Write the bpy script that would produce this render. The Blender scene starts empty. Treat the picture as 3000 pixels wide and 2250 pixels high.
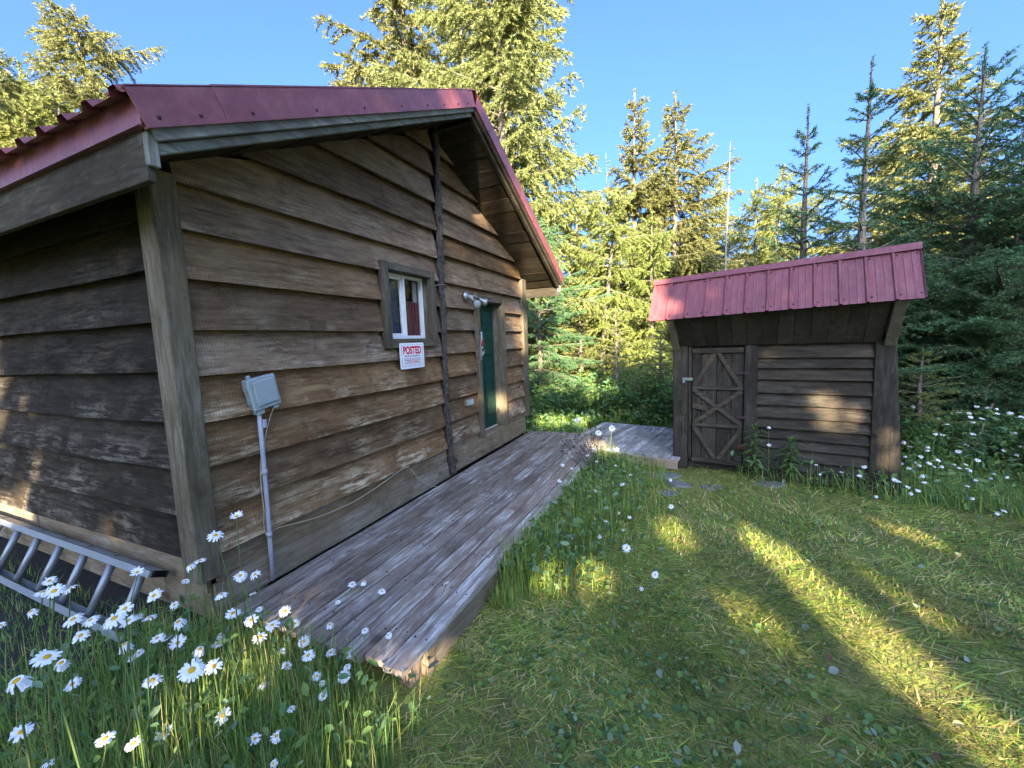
import bpy, bmesh, math, random
import numpy as np
from mathutils import Vector, Matrix

random.seed(7)
rng = np.random.default_rng(7)
SC = bpy.context.scene
COL = SC.collection
RAD = math.radians

# ------------------------------------------------------------------ camera
F_PX = 1200.0                      # focal length for a 3000 px wide picture
CAM = np.array([2.95, -1.584, 1.92])
pit, rol, yaw = RAD(6.0), RAD(2.24), RAD(-24.18)
_f = np.array([math.sin(yaw)*math.cos(pit), math.cos(yaw)*math.cos(pit), -math.sin(pit)])
_r = np.array([math.cos(yaw), -math.sin(yaw), 0.0])
_d = np.cross(_f, _r)
R_right = math.cos(rol)*_r + math.sin(rol)*_d
R_down = -math.sin(rol)*_r + math.cos(rol)*_d
cam_d = bpy.data.cameras.new('camera')
cam_d.sensor_width = 36.0
cam_d.lens = 36.0*F_PX/3000.0
cam_d.clip_start = 0.05
cam_d.clip_end = 900.0
cam_o = bpy.data.objects.new('camera', cam_d)
COL.objects.link(cam_o)
_m = Matrix.Identity(4)
for i in range(3):
    _m[i][0] = R_right[i]; _m[i][1] = -R_down[i]; _m[i][2] = -_f[i]; _m[i][3] = CAM[i]
cam_o.matrix_world = _m
SC.camera = cam_o

# ------------------------------------------------------------------ sky, sun, exposure
SUN_EL = RAD(17.0)
S_H = np.array([0.37, -0.929])      # horizontal direction towards the sun
S_W = np.array([0.929, 0.37])       # across it
TAN = math.tan(SUN_EL)
world = bpy.data.worlds.new('World')
SC.world = world
world.use_nodes = True
wn = world.node_tree
for n in list(wn.nodes): wn.nodes.remove(n)
sky = wn.nodes.new('ShaderNodeTexSky')
sky.sky_type = 'NISHITA'
sky.sun_disc = False
sky.sun_elevation = SUN_EL
sky.sun_rotation = math.atan2(S_H[0], S_H[1])
sky.air_density = 0.65
sky.dust_density = 8.0
sky.ozone_density = 6.8
bg = wn.nodes.new('ShaderNodeBackground')
bg.inputs['Strength'].default_value = 0.115
wo = wn.nodes.new('ShaderNodeOutputWorld')
wn.links.new(sky.outputs[0], bg.inputs[0])
wn.links.new(bg.outputs[0], wo.inputs[0])

sun_d = bpy.data.lights.new('sun', 'SUN')
sun_d.energy = 5.0
sun_d.angle = RAD(0.5)
sun_d.color = (1.0, 0.83, 0.56)
sun_o = bpy.data.objects.new('sun', sun_d)
COL.objects.link(sun_o)
sv = Vector((S_H[0]*math.cos(SUN_EL), S_H[1]*math.cos(SUN_EL), math.sin(SUN_EL)))
sun_o.rotation_euler = sv.to_track_quat('Z', 'Y').to_euler()
sun_o.location = (8, -20, 12)

vs = SC.view_settings
vs.view_transform = 'Standard'
vs.look = 'None'
vs.exposure = 2.88
vs.gamma = 1.0
vs.use_curve_mapping = False
SC.cycles.use_denoising = True
SC.cycles.max_bounces = 8
SC.cycles.diffuse_bounces = 4
SC.cycles.transparent_max_bounces = 16

# ------------------------------------------------------------------ pixel helpers (photo 3000 x 2250 -> places)
def ray(x, y):
    return R_right*((x-1500)/F_PX) + R_down*((y-1125)/F_PX) + _f
def on_plane(x, y, ax, val):
    d = ray(x, y)
    return CAM + d*((val-CAM[ax])/d[ax])
def at_dist(x, y, dist):
    """the point seen at photo pixel x, y whose ground distance from the camera is dist"""
    d = ray(x, y)
    return CAM + d*(dist/math.hypot(d[0], d[1]))

# ------------------------------------------------------------------ object helpers
WLOC = {}
def tag(o, label=None, cat=None, group=None, kind=None):
    if label: o['label'] = label
    if cat: o['category'] = cat
    if group: o['group'] = group
    if kind: o['kind'] = kind
    return o
def empty(name, loc=(0, 0, 0), rz=0.0, label=None, cat=None, group=None):
    o = bpy.data.objects.new(name, None)
    o.empty_display_size = 0.2
    o.location = loc
    o.rotation_euler = (0, 0, rz)
    COL.objects.link(o)
    WLOC[o.name] = Vector((0, 0, 0)) if rz else Vector(loc)
    return tag(o, label, cat, group)
def link(name, me, parent=None, loc=(0, 0, 0)):
    o = bpy.data.objects.new(name, me)
    COL.objects.link(o)
    if parent is not None:
        o.parent = parent
        o.location = Vector(loc) - WLOC[parent.name]
    else:
        o.location = loc
    WLOC[o.name] = Vector(loc)
    return o
class MB:
    """collects shapes; build() links them as one mesh object centred on itself"""
    def __init__(self): self.v = []; self.f = []; self.sm = []
    def add(self, vs_, fs, smooth=False):
        b = len(self.v)
        self.v.extend([tuple(p) for p in vs_])
        for f in fs:
            self.f.append(tuple(i+b for i in f)); self.sm.append(smooth)
        return self
    def box(self, x0, x1, y0, y1, z0, z1, m=None):
        vs_ = [(x, y, z) for z in (z0, z1) for y in (y0, y1) for x in (x0, x1)]
        if m is not None: vs_ = [tuple(m @ Vector(p)) for p in vs_]
        return self.add(vs_, [(0, 2, 3, 1), (4, 5, 7, 6), (0, 1, 5, 4), (2, 6, 7, 3), (0, 4, 6, 2), (1, 3, 7, 5)])
    def bar(self, a, b, w, h, up=(0, 0, 1)):
        a = Vector(a); b = Vector(b); t = (b-a).normalized()
        s = t.cross(Vector(up)).normalized(); u = s.cross(t).normalized()
        vs_ = [p + s*sx*w/2 + u*su*h/2 for p in (a, b) for su in (-1, 1) for sx in (-1, 1)]
        return self.add(vs_, [(0, 1, 3, 2), (4, 6, 7, 5), (0, 4, 5, 1), (2, 3, 7, 6), (0, 2, 6, 4), (1, 5, 7, 3)])
    def hexa(self, p):           # 8 points: bottom 4 then top 4, ring order
        return self.add(p, [(0, 3, 2, 1), (4, 5, 6, 7), (0, 1, 5, 4), (1, 2, 6, 5), (2, 3, 7, 6), (3, 0, 4, 7)])
    def tube(self, pts, rad, n=8, cap=True, jit=0.0, rs=None):
        pts = [Vector(p) for p in pts]; k = len(pts)
        if not hasattr(rad, '__len__'): rad = [rad]*k
        vs_ = []
        ref = Vector((0.31, 0.17, 0.93))
        for i in range(k):
            t = (pts[min(i+1, k-1)] - pts[max(i-1, 0)]).normalized()
            r_ = ref if abs(t.dot(ref.normalized())) < 0.95 else Vector((1, 0, 0))
            s = t.cross(r_).normalized(); u = s.cross(t)
            for j in range(n):
                a = 2*math.pi*j/n
                rr = rad[i]*(1 + (rs.uniform(-jit, jit) if rs is not None else 0))
                vs_.append(pts[i] + (s*math.cos(a) + u*math.sin(a))*rr)
        fs = [(i*n+j, i*n+(j+1) % n, (i+1)*n+(j+1) % n, (i+1)*n+j) for i in range(k-1) for j in range(n)]
        if cap: fs += [tuple(range(n))[::-1], tuple((k-1)*n+j for j in range(n))]
        return self.add(vs_, fs, True)
    def lathe(self, o, ax, prof, n=16):   # prof: (distance along ax, radius)
        o = Vector(o); ax = Vector(ax).normalized()
        s = ax.orthogonal().normalized(); u = ax.cross(s)
        vs_ = [o + ax*d + (s*math.cos(2*math.pi*j/n) + u*math.sin(2*math.pi*j/n))*r for d, r in prof for j in range(n)]
        k = len(prof)
        fs = [(i*n+j, i*n+(j+1) % n, (i+1)*n+(j+1) % n, (i+1)*n+j) for i in range(k-1) for j in range(n)]
        fs += [tuple(range(n))[::-1], tuple((k-1)*n+j for j in range(n))]
        return self.add(vs_, fs, True)
    def build(self, name, mat, parent=None, bevel=0.0, loc=None):
        a = np.array(self.v, float)
        c = (a.min(0)+a.max(0))/2 if loc is None else np.array(loc, float)
        me = bpy.data.meshes.new(name)
        me.from_pydata([tuple(p) for p in (a-c)], [], self.f)
        me.polygons.foreach_set('use_smooth', self.sm)
        me.materials.append(mat)
        bm = bmesh.new(); bm.from_mesh(me)
        bmesh.ops.recalc_face_normals(bm, faces=bm.faces)
        if bevel:
            bmesh.ops.bevel(bm, geom=list(bm.edges), offset=bevel, segments=1, affect='EDGES', profile=0.6)
        bm.to_mesh(me); bm.free()
        return link(name, me, parent, tuple(c))
def np_mesh(name, V, Fc, mat, col=None, smooth=False):
    """V (n,3); Fc list of int arrays (m,3)/(m,4)"""
    me = bpy.data.meshes.new(name)
    V = np.ascontiguousarray(V, np.float32)
    if not isinstance(Fc, (list, tuple)): Fc = [Fc]
    loops = np.concatenate([f.ravel() for f in Fc]).astype(np.int32)
    tot = np.concatenate([np.full(len(f), f.shape[1]) for f in Fc]).astype(np.int32)
    st = np.concatenate([[0], np.cumsum(tot)[:-1]]).astype(np.int32)
    me.vertices.add(len(V)); me.vertices.foreach_set('co', V.ravel())
    me.loops.add(len(loops)); me.loops.foreach_set('vertex_index', loops)
    me.polygons.add(len(tot)); me.polygons.foreach_set('loop_start', st)
    try: me.polygons.foreach_set('loop_total', tot)
    except Exception: pass
    me.update(calc_edges=True)
    if smooth: me.polygons.foreach_set('use_smooth', np.ones(len(tot), bool))
    if col is not None:
        at = me.color_attributes.new('Col', 'FLOAT_COLOR', 'POINT')
        c4 = np.ones((len(V), 4), np.float32); c4[:, :3] = col
        at.data.foreach_set('color', c4.ravel())
    me.materials.append(mat)
    return me
def dup(o, loc, rz=0.0, scale=None, label=None, group=None):
    c = o.copy(); COL.objects.link(c); c.location = loc
    c.rotation_euler = (0, 0, rz)
    if scale is not None: c.scale = scale
    if label: c['label'] = label
    if group: c['group'] = group
    for ch in list(o.children):
        k = ch.copy(); COL.objects.link(k); k.parent = c
        for g in list(ch.children):
            q = g.copy(); COL.objects.link(q); q.parent = k
    return c

# ------------------------------------------------------------------ materials
MATS = {}
def new_mat(name):
    m = bpy.data.materials.new(name); m.use_nodes = True
    nt = m.node_tree
    for n in list(nt.nodes): nt.nodes.remove(n)
    o = nt.nodes.new('ShaderNodeOutputMaterial')
    return m, nt, o
class NT:
    def __init__(self, nt): self.nt = nt
    def n(self, t, **kw):
        nd = self.nt.nodes.new(t)
        for k, v in kw.items(): setattr(nd, k, v)
        return nd
    def l(self, a, b): self.nt.links.new(a, b)
    def noise(self, vec, scale, detail=4, rough=0.55, dist=0.0):
        nd = self.n('ShaderNodeTexNoise'); nd.inputs['Scale'].default_value = scale
        nd.inputs['Detail'].default_value = detail; nd.inputs['Roughness'].default_value = rough
        nd.inputs['Distortion'].default_value = dist
        if vec is not None: self.l(vec, nd.inputs['Vector'])
        return nd.outputs['Fac']
    def ramp(self, fac, stops, interp='LINEAR'):
        nd = self.n('ShaderNodeValToRGB'); cr = nd.color_ramp; cr.interpolation = interp
        while len(cr.elements) < len(stops): cr.elements.new(0.5)
        for e, (p, c) in zip(cr.elements, stops):
            e.position = p; e.color = (*c, 1) if hasattr(c, '__len__') else (c, c, c, 1)
        self.l(fac, nd.inputs[0]); return nd.outputs[0]
    def mix(self, fac, a, b, typ='MIX'):
        nd = self.n('ShaderNodeMix'); nd.data_type = 'RGBA'; nd.blend_type = typ; nd.clamp_factor = True
        for s, v in ((nd.inputs[0], fac), (nd.inputs[6], a), (nd.inputs[7], b)):
            if hasattr(v, 'links') or hasattr(v, 'is_linked'): self.l(v, s)
            elif hasattr(v, '__len__'): s.default_value = (*v, 1)
            else: s.default_value = v
        return nd.outputs[2]
    def math(self, op, a, b=0.0, clamp=False):
        nd = self.n('ShaderNodeMath'); nd.operation = op; nd.use_clamp = clamp
        for s, v in ((nd.inputs[0], a), (nd.inputs[1], b)):
            if hasattr(v, 'is_linked'): self.l(v, s)
            else: s.default_value = v
        return nd.outputs[0]
    def mapping(self, vec, scale, loc=None):
        nd = self.n('ShaderNodeMapping'); nd.inputs['Scale'].default_value = scale
        self.l(vec, nd.inputs['Vector'])
        if loc is not None: self.l(loc, nd.inputs['Location'])
        return nd.outputs[0]
    def bump(self, h, strength, dist=0.01, normal=None):
        nd = self.n('ShaderNodeBump'); nd.inputs['Strength'].default_value = strength
        nd.inputs['Distance'].default_value = dist; self.l(h, nd.inputs['Height'])
        if normal is not None: self.l(normal, nd.inputs['Normal'])
        return nd.outputs[0]
def wood(kind, axis):
    key = ('wood', kind, axis)
    if key in MATS: return MATS[key]
    P = dict(
        # dark, mid, light, worn colour, worn amount, saw-mark bump, brightness spread
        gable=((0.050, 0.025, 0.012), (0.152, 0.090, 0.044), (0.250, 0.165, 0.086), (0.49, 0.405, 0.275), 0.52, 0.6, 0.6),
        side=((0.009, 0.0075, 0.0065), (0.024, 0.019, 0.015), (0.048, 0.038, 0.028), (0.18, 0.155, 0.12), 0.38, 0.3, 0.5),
        trim=((0.052, 0.041, 0.026), (0.105, 0.086, 0.056), (0.160, 0.133, 0.090), (0.24, 0.22, 0.185), 0.3, 0.1, 0.3),
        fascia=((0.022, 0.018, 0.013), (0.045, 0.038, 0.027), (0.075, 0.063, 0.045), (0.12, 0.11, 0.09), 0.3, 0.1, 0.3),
        brace=((0.027, 0.021, 0.015), (0.058, 0.046, 0.032), (0.09, 0.073, 0.052), (0.14, 0.125, 0.10), 0.35, 0.1, 0.3),
        greydeck=((0.16, 0.13, 0.125), (0.32, 0.30, 0.295), (0.47, 0.45, 0.445), (0.78, 0.78, 0.79), 0.8, 0.05, 0.5),
        skirt=((0.10, 0.073, 0.042), (0.18, 0.135, 0.082), (0.26, 0.20, 0.125), (0.42, 0.40, 0.36), 0.25, 0.1, 0.25),
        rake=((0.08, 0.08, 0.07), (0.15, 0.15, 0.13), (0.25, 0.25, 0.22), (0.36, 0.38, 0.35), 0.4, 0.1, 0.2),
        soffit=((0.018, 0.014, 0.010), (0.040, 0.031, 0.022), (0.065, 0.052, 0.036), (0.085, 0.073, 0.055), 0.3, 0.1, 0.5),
        deck=((0.12, 0.080, 0.066), (0.25, 0.190, 0.150), (0.38, 0.315, 0.255), (0.74, 0.73, 0.68), 0.95, 0.05, 0.5),
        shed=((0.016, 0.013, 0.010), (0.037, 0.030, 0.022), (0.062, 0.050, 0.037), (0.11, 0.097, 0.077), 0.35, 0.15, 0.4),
        fresh=((0.22, 0.13, 0.07), (0.34, 0.22, 0.13), (0.42, 0.29, 0.18), (0.42, 0.38, 0.33), 0.3, 0.1, 0.2),
    )[kind]
    m, nt, out = new_mat('wood_%s_%s' % (kind, axis)); N = NT(nt)
    tc = N.n('ShaderNodeTexCoord'); oi = N.n('ShaderNodeObjectInfo')
    rnd = N.math('MULTIPLY', oi.outputs['Random'], 57.0)
    cmb = N.n('ShaderNodeCombineXYZ')
    for i in range(3): N.l(rnd, cmb.inputs[i])
    add = N.n('ShaderNodeVectorMath'); add.operation = 'ADD'
    N.l(tc.outputs['Object'], add.inputs[0]); N.l(cmb.outputs[0], add.inputs[1])
    vec = add.outputs[0]
    ai = 'XYZ'.index(axis)
    sc = [1.0]*3; sc[ai] = 0.10
    st = N.mapping(vec, sc)
    grain = N.noise(st, 42, 6, 0.65, 0.6)
    sc2 = [1.0]*3; sc2[ai] = 0.28
    wide = N.noise(N.mapping(vec, sc2), 5.5, 4, 0.6, 0.8)
    blot = N.noise(N.mapping(vec, [0.75]*3), 2.6, 5, 0.65, 0.4)
    g = N.math('ADD', N.math('MULTIPLY', grain, 0.55), N.math('MULTIPLY', wide, 0.45))
    colr = N.ramp(g, [(0.33, P[0]), (0.5, P[1]), (0.68, P[2])])
    # worn, bleached streaks with the grain
    sc3 = [1.0]*3; sc3[ai] = 0.06 if kind == 'deck' else 0.13
    wv = N.noise(N.mapping(vec, sc3), 30 if kind == 'deck' else 26, 6, 0.72, 0.25 if kind == 'deck' else 0.7)
    wsel = N.math('MULTIPLY', N.ramp(blot, [(0.42, 0.0), (0.68, 1.0)]), N.ramp(wv, [(0.46, 0.0), (0.60, 1.0)]))
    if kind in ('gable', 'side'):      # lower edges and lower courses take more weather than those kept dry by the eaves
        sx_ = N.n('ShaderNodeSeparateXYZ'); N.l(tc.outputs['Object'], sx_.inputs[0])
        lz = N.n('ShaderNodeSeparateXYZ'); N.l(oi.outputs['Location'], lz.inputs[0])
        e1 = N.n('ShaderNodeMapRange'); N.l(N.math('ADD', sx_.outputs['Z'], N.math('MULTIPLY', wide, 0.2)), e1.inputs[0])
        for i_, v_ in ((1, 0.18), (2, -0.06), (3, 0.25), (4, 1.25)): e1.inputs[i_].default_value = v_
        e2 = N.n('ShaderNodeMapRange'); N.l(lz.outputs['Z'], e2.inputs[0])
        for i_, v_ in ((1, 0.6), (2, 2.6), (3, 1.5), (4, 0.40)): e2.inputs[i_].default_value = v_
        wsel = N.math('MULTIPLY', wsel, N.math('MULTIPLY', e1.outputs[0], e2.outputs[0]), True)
    colr = N.mix(N.math('MULTIPLY', wsel, min(1.0, P[4]*1.9), True), colr, P[3])
    # dark stains
    stn = N.noise(N.mapping(vec, [1.3]*3), 1.7, 5, 0.7, 1.0)
    colr = N.mix(N.ramp(stn, [(0.56, 0.0), (0.74, 0.75)]), colr, P[0])
    # knots
    sk = [1.0]*3; sk[ai] = 0.55
    vo = N.n('ShaderNodeTexVoronoi'); vo.inputs['Scale'].default_value = 2.3
    N.l(N.mapping(vec, sk), vo.inputs['Vector'])
    kn = N.ramp(vo.outputs['Distance'], [(0.035, 1.0), (0.09, 0.0)])
    colr = N.mix(N.math('MULTIPLY', kn, 0.75), colr, tuple(c*0.45 for c in P[0]))
    # board to board spread
    hs = N.n('ShaderNodeHueSaturation'); N.l(colr, hs.inputs['Color'])
    wn2 = N.n('ShaderNodeTexWhiteNoise'); wn2.noise_dimensions = '1D'; N.l(rnd, wn2.inputs['W'])
    N.l(N.math('ADD', N.math('MULTIPLY', wn2.outputs['Value'], P[6]), 1.0-P[6]/2), hs.inputs['Value'])
    N.l(N.math('ADD', N.math('MULTIPLY', oi.outputs['Random'], 0.3), 0.78), hs.inputs['Saturation'])
    wa = N.n('ShaderNodeTexWave'); wa.wave_type = 'BANDS'; wa.bands_direction = axis
    wa.inputs['Scale'].default_value = 17.0; wa.inputs['Distortion'].default_value = 5.0
    wa.inputs['Detail'].default_value = 3.0; wa.inputs['Detail Scale'].default_value = 1.4
    N.l(vec, wa.inputs['Vector'])
    b1 = N.bump(grain, 0.55, 0.006)
    b2 = N.bump(N.math('MULTIPLY', wa.outputs['Fac'], blot), P[5], 0.008, b1)
    bs = N.n('ShaderNodeBsdfPrincipled')
    N.l(hs.outputs[0], bs.inputs['Base Color']); bs.inputs['Roughness'].default_value = 0.82
    bs.inputs['Specular IOR Level'].default_value = 0.06 if kind in ('side', 'fascia', 'soffit') else 0.2
    N.l(b2, bs.inputs['Normal']); N.l(bs.outputs[0], out.inputs[0])
    MATS[key] = m
    return m
def plain(name, col, rough=0.6, metal=0.0, var=0.15, scale=12.0, spec=0.4, bump=0.0):
    if name in MATS: return MATS[name]
    m, nt, out = new_mat(name); N = NT(nt)
    tc = N.n('ShaderNodeTexCoord')
    nz = N.noise(tc.outputs['Object'], scale, 5, 0.6)
    c = N.mix(nz, tuple(x*(1-var) for x in col), tuple(min(1, x*(1+var)) for x in col))
    bs = N.n('ShaderNodeBsdfPrincipled'); N.l(c, bs.inputs['Base Color'])
    N.l(N.math('ADD', N.math('MULTIPLY', nz, 0.2), rough-0.1), bs.inputs['Roughness'])
    bs.inputs['Metallic'].default_value = metal; bs.inputs['Specular IOR Level'].default_value = spec
    if bump: N.l(N.bump(nz, bump, 0.01), bs.inputs['Normal'])
    N.l(bs.outputs[0], out.inputs[0]); MATS[name] = m
    return m
def red_metal():
    if 'red' in MATS: return MATS['red']
    m, nt, out = new_mat('red_roof_metal'); N = NT(nt)
    tc = N.n('ShaderNodeTexCoord')
    nz = N.noise(N.mapping(tc.outputs['Object'], [3, 3, 0.8]), 7, 5, 0.65)
    sp = N.noise(tc.outputs['Object'], 45, 3, 0.6)
    c = N.mix(nz, (0.155, 0.042, 0.050), (0.215, 0.066, 0.078))
    c = N.mix(N.ramp(sp, [(0.62, 0.0), (0.78, 0.35)]), c, (0.30, 0.16, 0.15))
    fd = N.noise(N.mapping(tc.outputs['Object'], [9, 2.2, 2.2]), 3.0, 6, 0.7)
    c = N.mix(N.ramp(fd, [(0.45, 0.0), (0.72, 0.55)]), c, (0.30, 0.13, 0.14))
    c = N.mix(N.ramp(N.noise(tc.outputs['Object'], 2.1, 6, 0.75), [(0.52, 0.0), (0.75, 0.6)]), c, (0.085, 0.032, 0.034))
    bs = N.n('ShaderNodeBsdfPrincipled'); N.l(c, bs.inputs['Base Color'])
    N.l(N.ramp(nz, [(0.3, 0.28), (0.7, 0.46)]), bs.inputs['Roughness'])
    bs.inputs['Specular IOR Level'].default_value = 0.5
    N.l(N.bump(nz, 0.12, 0.02), bs.inputs['Normal'])
    N.l(bs.outputs[0], out.inputs[0]); MATS['red'] = m
    return m
def foliage(name, base, tip_var=0.5, trans=0.35, use_col=False, rough=0.55, hue=0.03):
    if name in MATS: return MATS[name]
    m, nt, out = new_mat(name); N = NT(nt)
    oi = N.n('ShaderNodeObjectInfo'); geo = N.n('ShaderNodeNewGeometry')
    if use_col:
        at = N.n('ShaderNodeVertexColor'); at.layer_name = 'Col'; c = at.outputs['Color']
    else:
        tc = N.n('ShaderNodeTexCoord')
        nz = N.noise(tc.outputs['Object'], 1.6, 3, 0.6)
        c = N.mix(nz, tuple(x*(1-tip_var) for x in base), tuple(x*(1+tip_var) for x in base))
        r1 = N.math('MULTIPLY', geo.outputs['Random Per Island'], 1.0)
        c = N.mix(N.math('MULTIPLY', r1, 0.5), c, tuple(x*1.5 for x in base))
    hs = N.n('ShaderNodeHueSaturation'); N.l(c, hs.inputs['Color'])
    N.l(N.math('ADD', N.math('MULTIPLY', oi.outputs['Random'], 2*hue), 0.5-hue), hs.inputs['Hue'])
    N.l(N.math('ADD', N.math('MULTIPLY', oi.outputs['Random'], 0.4 if not use_col else 0.0), 0.8 if not use_col else 1.0), hs.inputs['Value'])
    c = hs.outputs[0]
    bs = N.n('ShaderNodeBsdfPrincipled'); N.l(c, bs.inputs['Base Color'])
    bs.inputs['Roughness'].default_value = rough; bs.inputs['Specular IOR Level'].default_value = 0.3
    tr = N.n('ShaderNodeBsdfTranslucent')
    N.l(N.mix(0.5, c, (0.30, 0.34, 0.06), 'MULTIPLY') if False else c, tr.inputs['Color'])
    mx = N.n('ShaderNodeMixShader'); mx.inputs[0].default_value = trans
    N.l(bs.outputs[0], mx.inputs[1]); N.l(tr.outputs[0], mx.inputs[2])
    N.l(mx.outputs[0], out.inputs[0]); MATS[name] = m
    return m
def bark(name, dark, light, scale=18):
    if name in MATS: return MATS[name]
    m, nt, out = new_mat(name); N = NT(nt)
    tc = N.n('ShaderNodeTexCoord')
    v = N.mapping(tc.outputs['Object'], [1, 1, 0.35])
    nz = N.noise(v, scale, 6, 0.7, 1.0)
    c = N.ramp(nz, [(0.36, dark), (0.62, light)])
    bs = N.n('ShaderNodeBsdfPrincipled'); N.l(c, bs.inputs['Base Color']); bs.inputs['Roughness'].default_value = 0.9
    N.l(N.bump(nz, 0.9, 0.03), bs.inputs['Normal']); N.l(bs.outputs[0], out.inputs[0]); MATS[name] = m
    return m
def ground_mat():
    m, nt, out = new_mat('ground'); N = NT(nt)
    tc = N.n('ShaderNodeTexCoord'); v = tc.outputs['Object']
    a = N.noise(v, 1.1, 6, 0.65); b = N.noise(v, 9.0, 5, 0.7); c = N.noise(v, 60.0, 4, 0.7)
    col = N.ramp(N.math('ADD', N.math('MULTIPLY', a, 0.55), N.math('MULTIPLY', b, 0.45)),
                 [(0.34, (0.13, 0.105, 0.065)), (0.43, (0.23, 0.23, 0.08)), (0.54, (0.29, 0.33, 0.08)), (0.66, (0.42, 0.37, 0.16))])
    col = N.mix(N.ramp(c, [(0.35, 0.45), (0.6, 0.0)]), col, (0.05, 0.042, 0.026))
    bs = N.n('ShaderNodeBsdfPrincipled'); N.l(col, bs.inputs['Base Color']); bs.inputs['Roughness'].default_value = 0.95
    bs.inputs['Specular IOR Level'].default_value = 0.1
    N.l(N.bump(c, 0.8, 0.03), bs.inputs['Normal']); N.l(bs.outputs[0], out.inputs[0])
    return m
RED = red_metal()
WHITE = plain('white_vinyl', (0.72, 0.74, 0.76), 0.4, var=0.06)
GREYBOX = plain('grey_plastic', (0.30, 0.36, 0.38), 0.5, var=0.08)
CONDUIT = plain('pale_conduit', (0.38, 0.39, 0.46), 0.45, var=0.08)
ALU = plain('aluminium', (0.27, 0.29, 0.31), 0.45, 0.5, 0.18, 30)
BLACK = plain('black_rubber', (0.02, 0.02, 0.022), 0.6)
STEEL = plain('worn_steel', (0.35, 0.36, 0.36), 0.4, 0.7, 0.2, 40)
GREEN = plain('green_door_paint', (0.005, 0.042, 0.030), 0.40, var=0.2, scale=4)
DARK = plain('dark_interior', (0.02, 0.018, 0.016), 0.9)
CURTAIN = plain('red_curtain', (0.13, 0.032, 0.036), 0.9)
CARD = plain('cardboard', (0.5, 0.42, 0.28), 0.9)
ROPE = plain('tan_cable', (0.40, 0.32, 0.22), 0.7)
SIGNW = plain('sign_white', (0.80, 0.82, 0.86), 0.45, var=0.03)
SIGNRED = plain('sign_red', (0.55, 0.015, 0.03), 0.5, var=0.05)
SIGNBLUE = plain('sign_ink', (0.10, 0.06, 0.18), 0.5, var=0.05)
SCREW = plain('dark_screw', (0.05, 0.02, 0.025), 0.6)
STONE = plain('grey_stone', (0.17, 0.175, 0.16), 0.9, var=0.55, scale=14, bump=1.0)
GLASS_LAMP = plain('lamp_glass', (0.28, 0.30, 0.28), 0.15, var=0.05, spec=0.7)
def glass():
    m, nt, out = new_mat('window_glass'); N = NT(nt)
    fr = N.n('ShaderNodeLayerWeight'); fr.inputs['Blend'].default_value = 0.5
    tr = N.n('ShaderNodeBsdfTransparent'); tr.inputs[0].default_value = (0.97, 0.98, 0.98, 1)
    gl = N.n('ShaderNodeBsdfGlossy'); gl.inputs['Roughness'].default_value = 0.02
    mx = N.n('ShaderNodeMixShader'); N.l(N.math('ADD', N.math('MULTIPLY', N.math('POWER', fr.outputs['Facing'], 4.0), 0.6), 0.06, True), mx.inputs[0])
    N.l(tr.outputs[0], mx.inputs[1]); N.l(gl.outputs[0], mx.inputs[2]); N.l(mx.outputs[0], out.inputs[0])
    return m
GLASS = glass()

# ------------------------------------------------------------------ the ground
def ground_z(x, y):
    return (0.02*np.sin(x*1.3+0.7)*np.cos(y*0.9+0.3) + 0.012*np.sin(x*3.1+y*2.3))*np.exp(-((x-3)**2+(y-2)**2)/90) - 0.012
def build_ground():
    g1 = np.concatenate([-np.geomspace(220, 12, 14), np.linspace(-11, 13, 90), np.geomspace(14, 220, 14)])
    X, Y = np.meshgrid(g1, g1)
    Z = ground_z(X, Y)
    far = np.clip((np.hypot(X, Y)-40)/180, 0, 1)
    Z = Z + far*1.0
    n = len(g1)
    V = np.stack([X, Y, Z], -1).reshape(-1, 3)
    i = np.arange(n*n).reshape(n, n)
    Fq = np.stack([i[:-1, :-1], i[:-1, 1:], i[1:, 1:], i[1:, :-1]], -1).reshape(-1, 4)
    o = link('ground', np_mesh('ground', V, Fq, ground_mat(), smooth=True))
    tag(o, 'mossy lawn and forest floor under everything', None, None, 'structure')
build_ground()
def soil_strip():
    q = random.Random(31); ring = [(-5.2, 0.15), (-0.1, 0.15), (0.05, -0.1), (0.25, -0.35), (0.35, -0.7), (0.1, -1.2), (-0.6, -1.7), (-2.5, -2.0), (-5.2, -2.2)]
    mb = MB(); P = []
    for i in range(len(ring)):
        a, b = ring[i], ring[(i+1) % len(ring)]
        for t in range(6): P.append((a[0]+(b[0]-a[0])*t/6+q.uniform(-.05, .05), a[1]+(b[1]-a[1])*t/6+q.uniform(-.05, .05)))
    c = (-2.0, -1.0); n_ = len(P)
    V = [(c[0], c[1], float(ground_z(np.array(c[0]), np.array(c[1])))+0.03)] + [(x, y, float(ground_z(np.array(x), np.array(y)))+0.012) for x, y in P]
    mb.add(V, [(0, i+1, (i+1) % n_+1) for i in range(n_)])
    o = mb.build('soil', plain('dark_soil', (0.030, 0.028, 0.026), 0.95, var=0.6, scale=25, bump=1.0)); tag(o, None, None, None, 'structure')
soil_strip()

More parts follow.
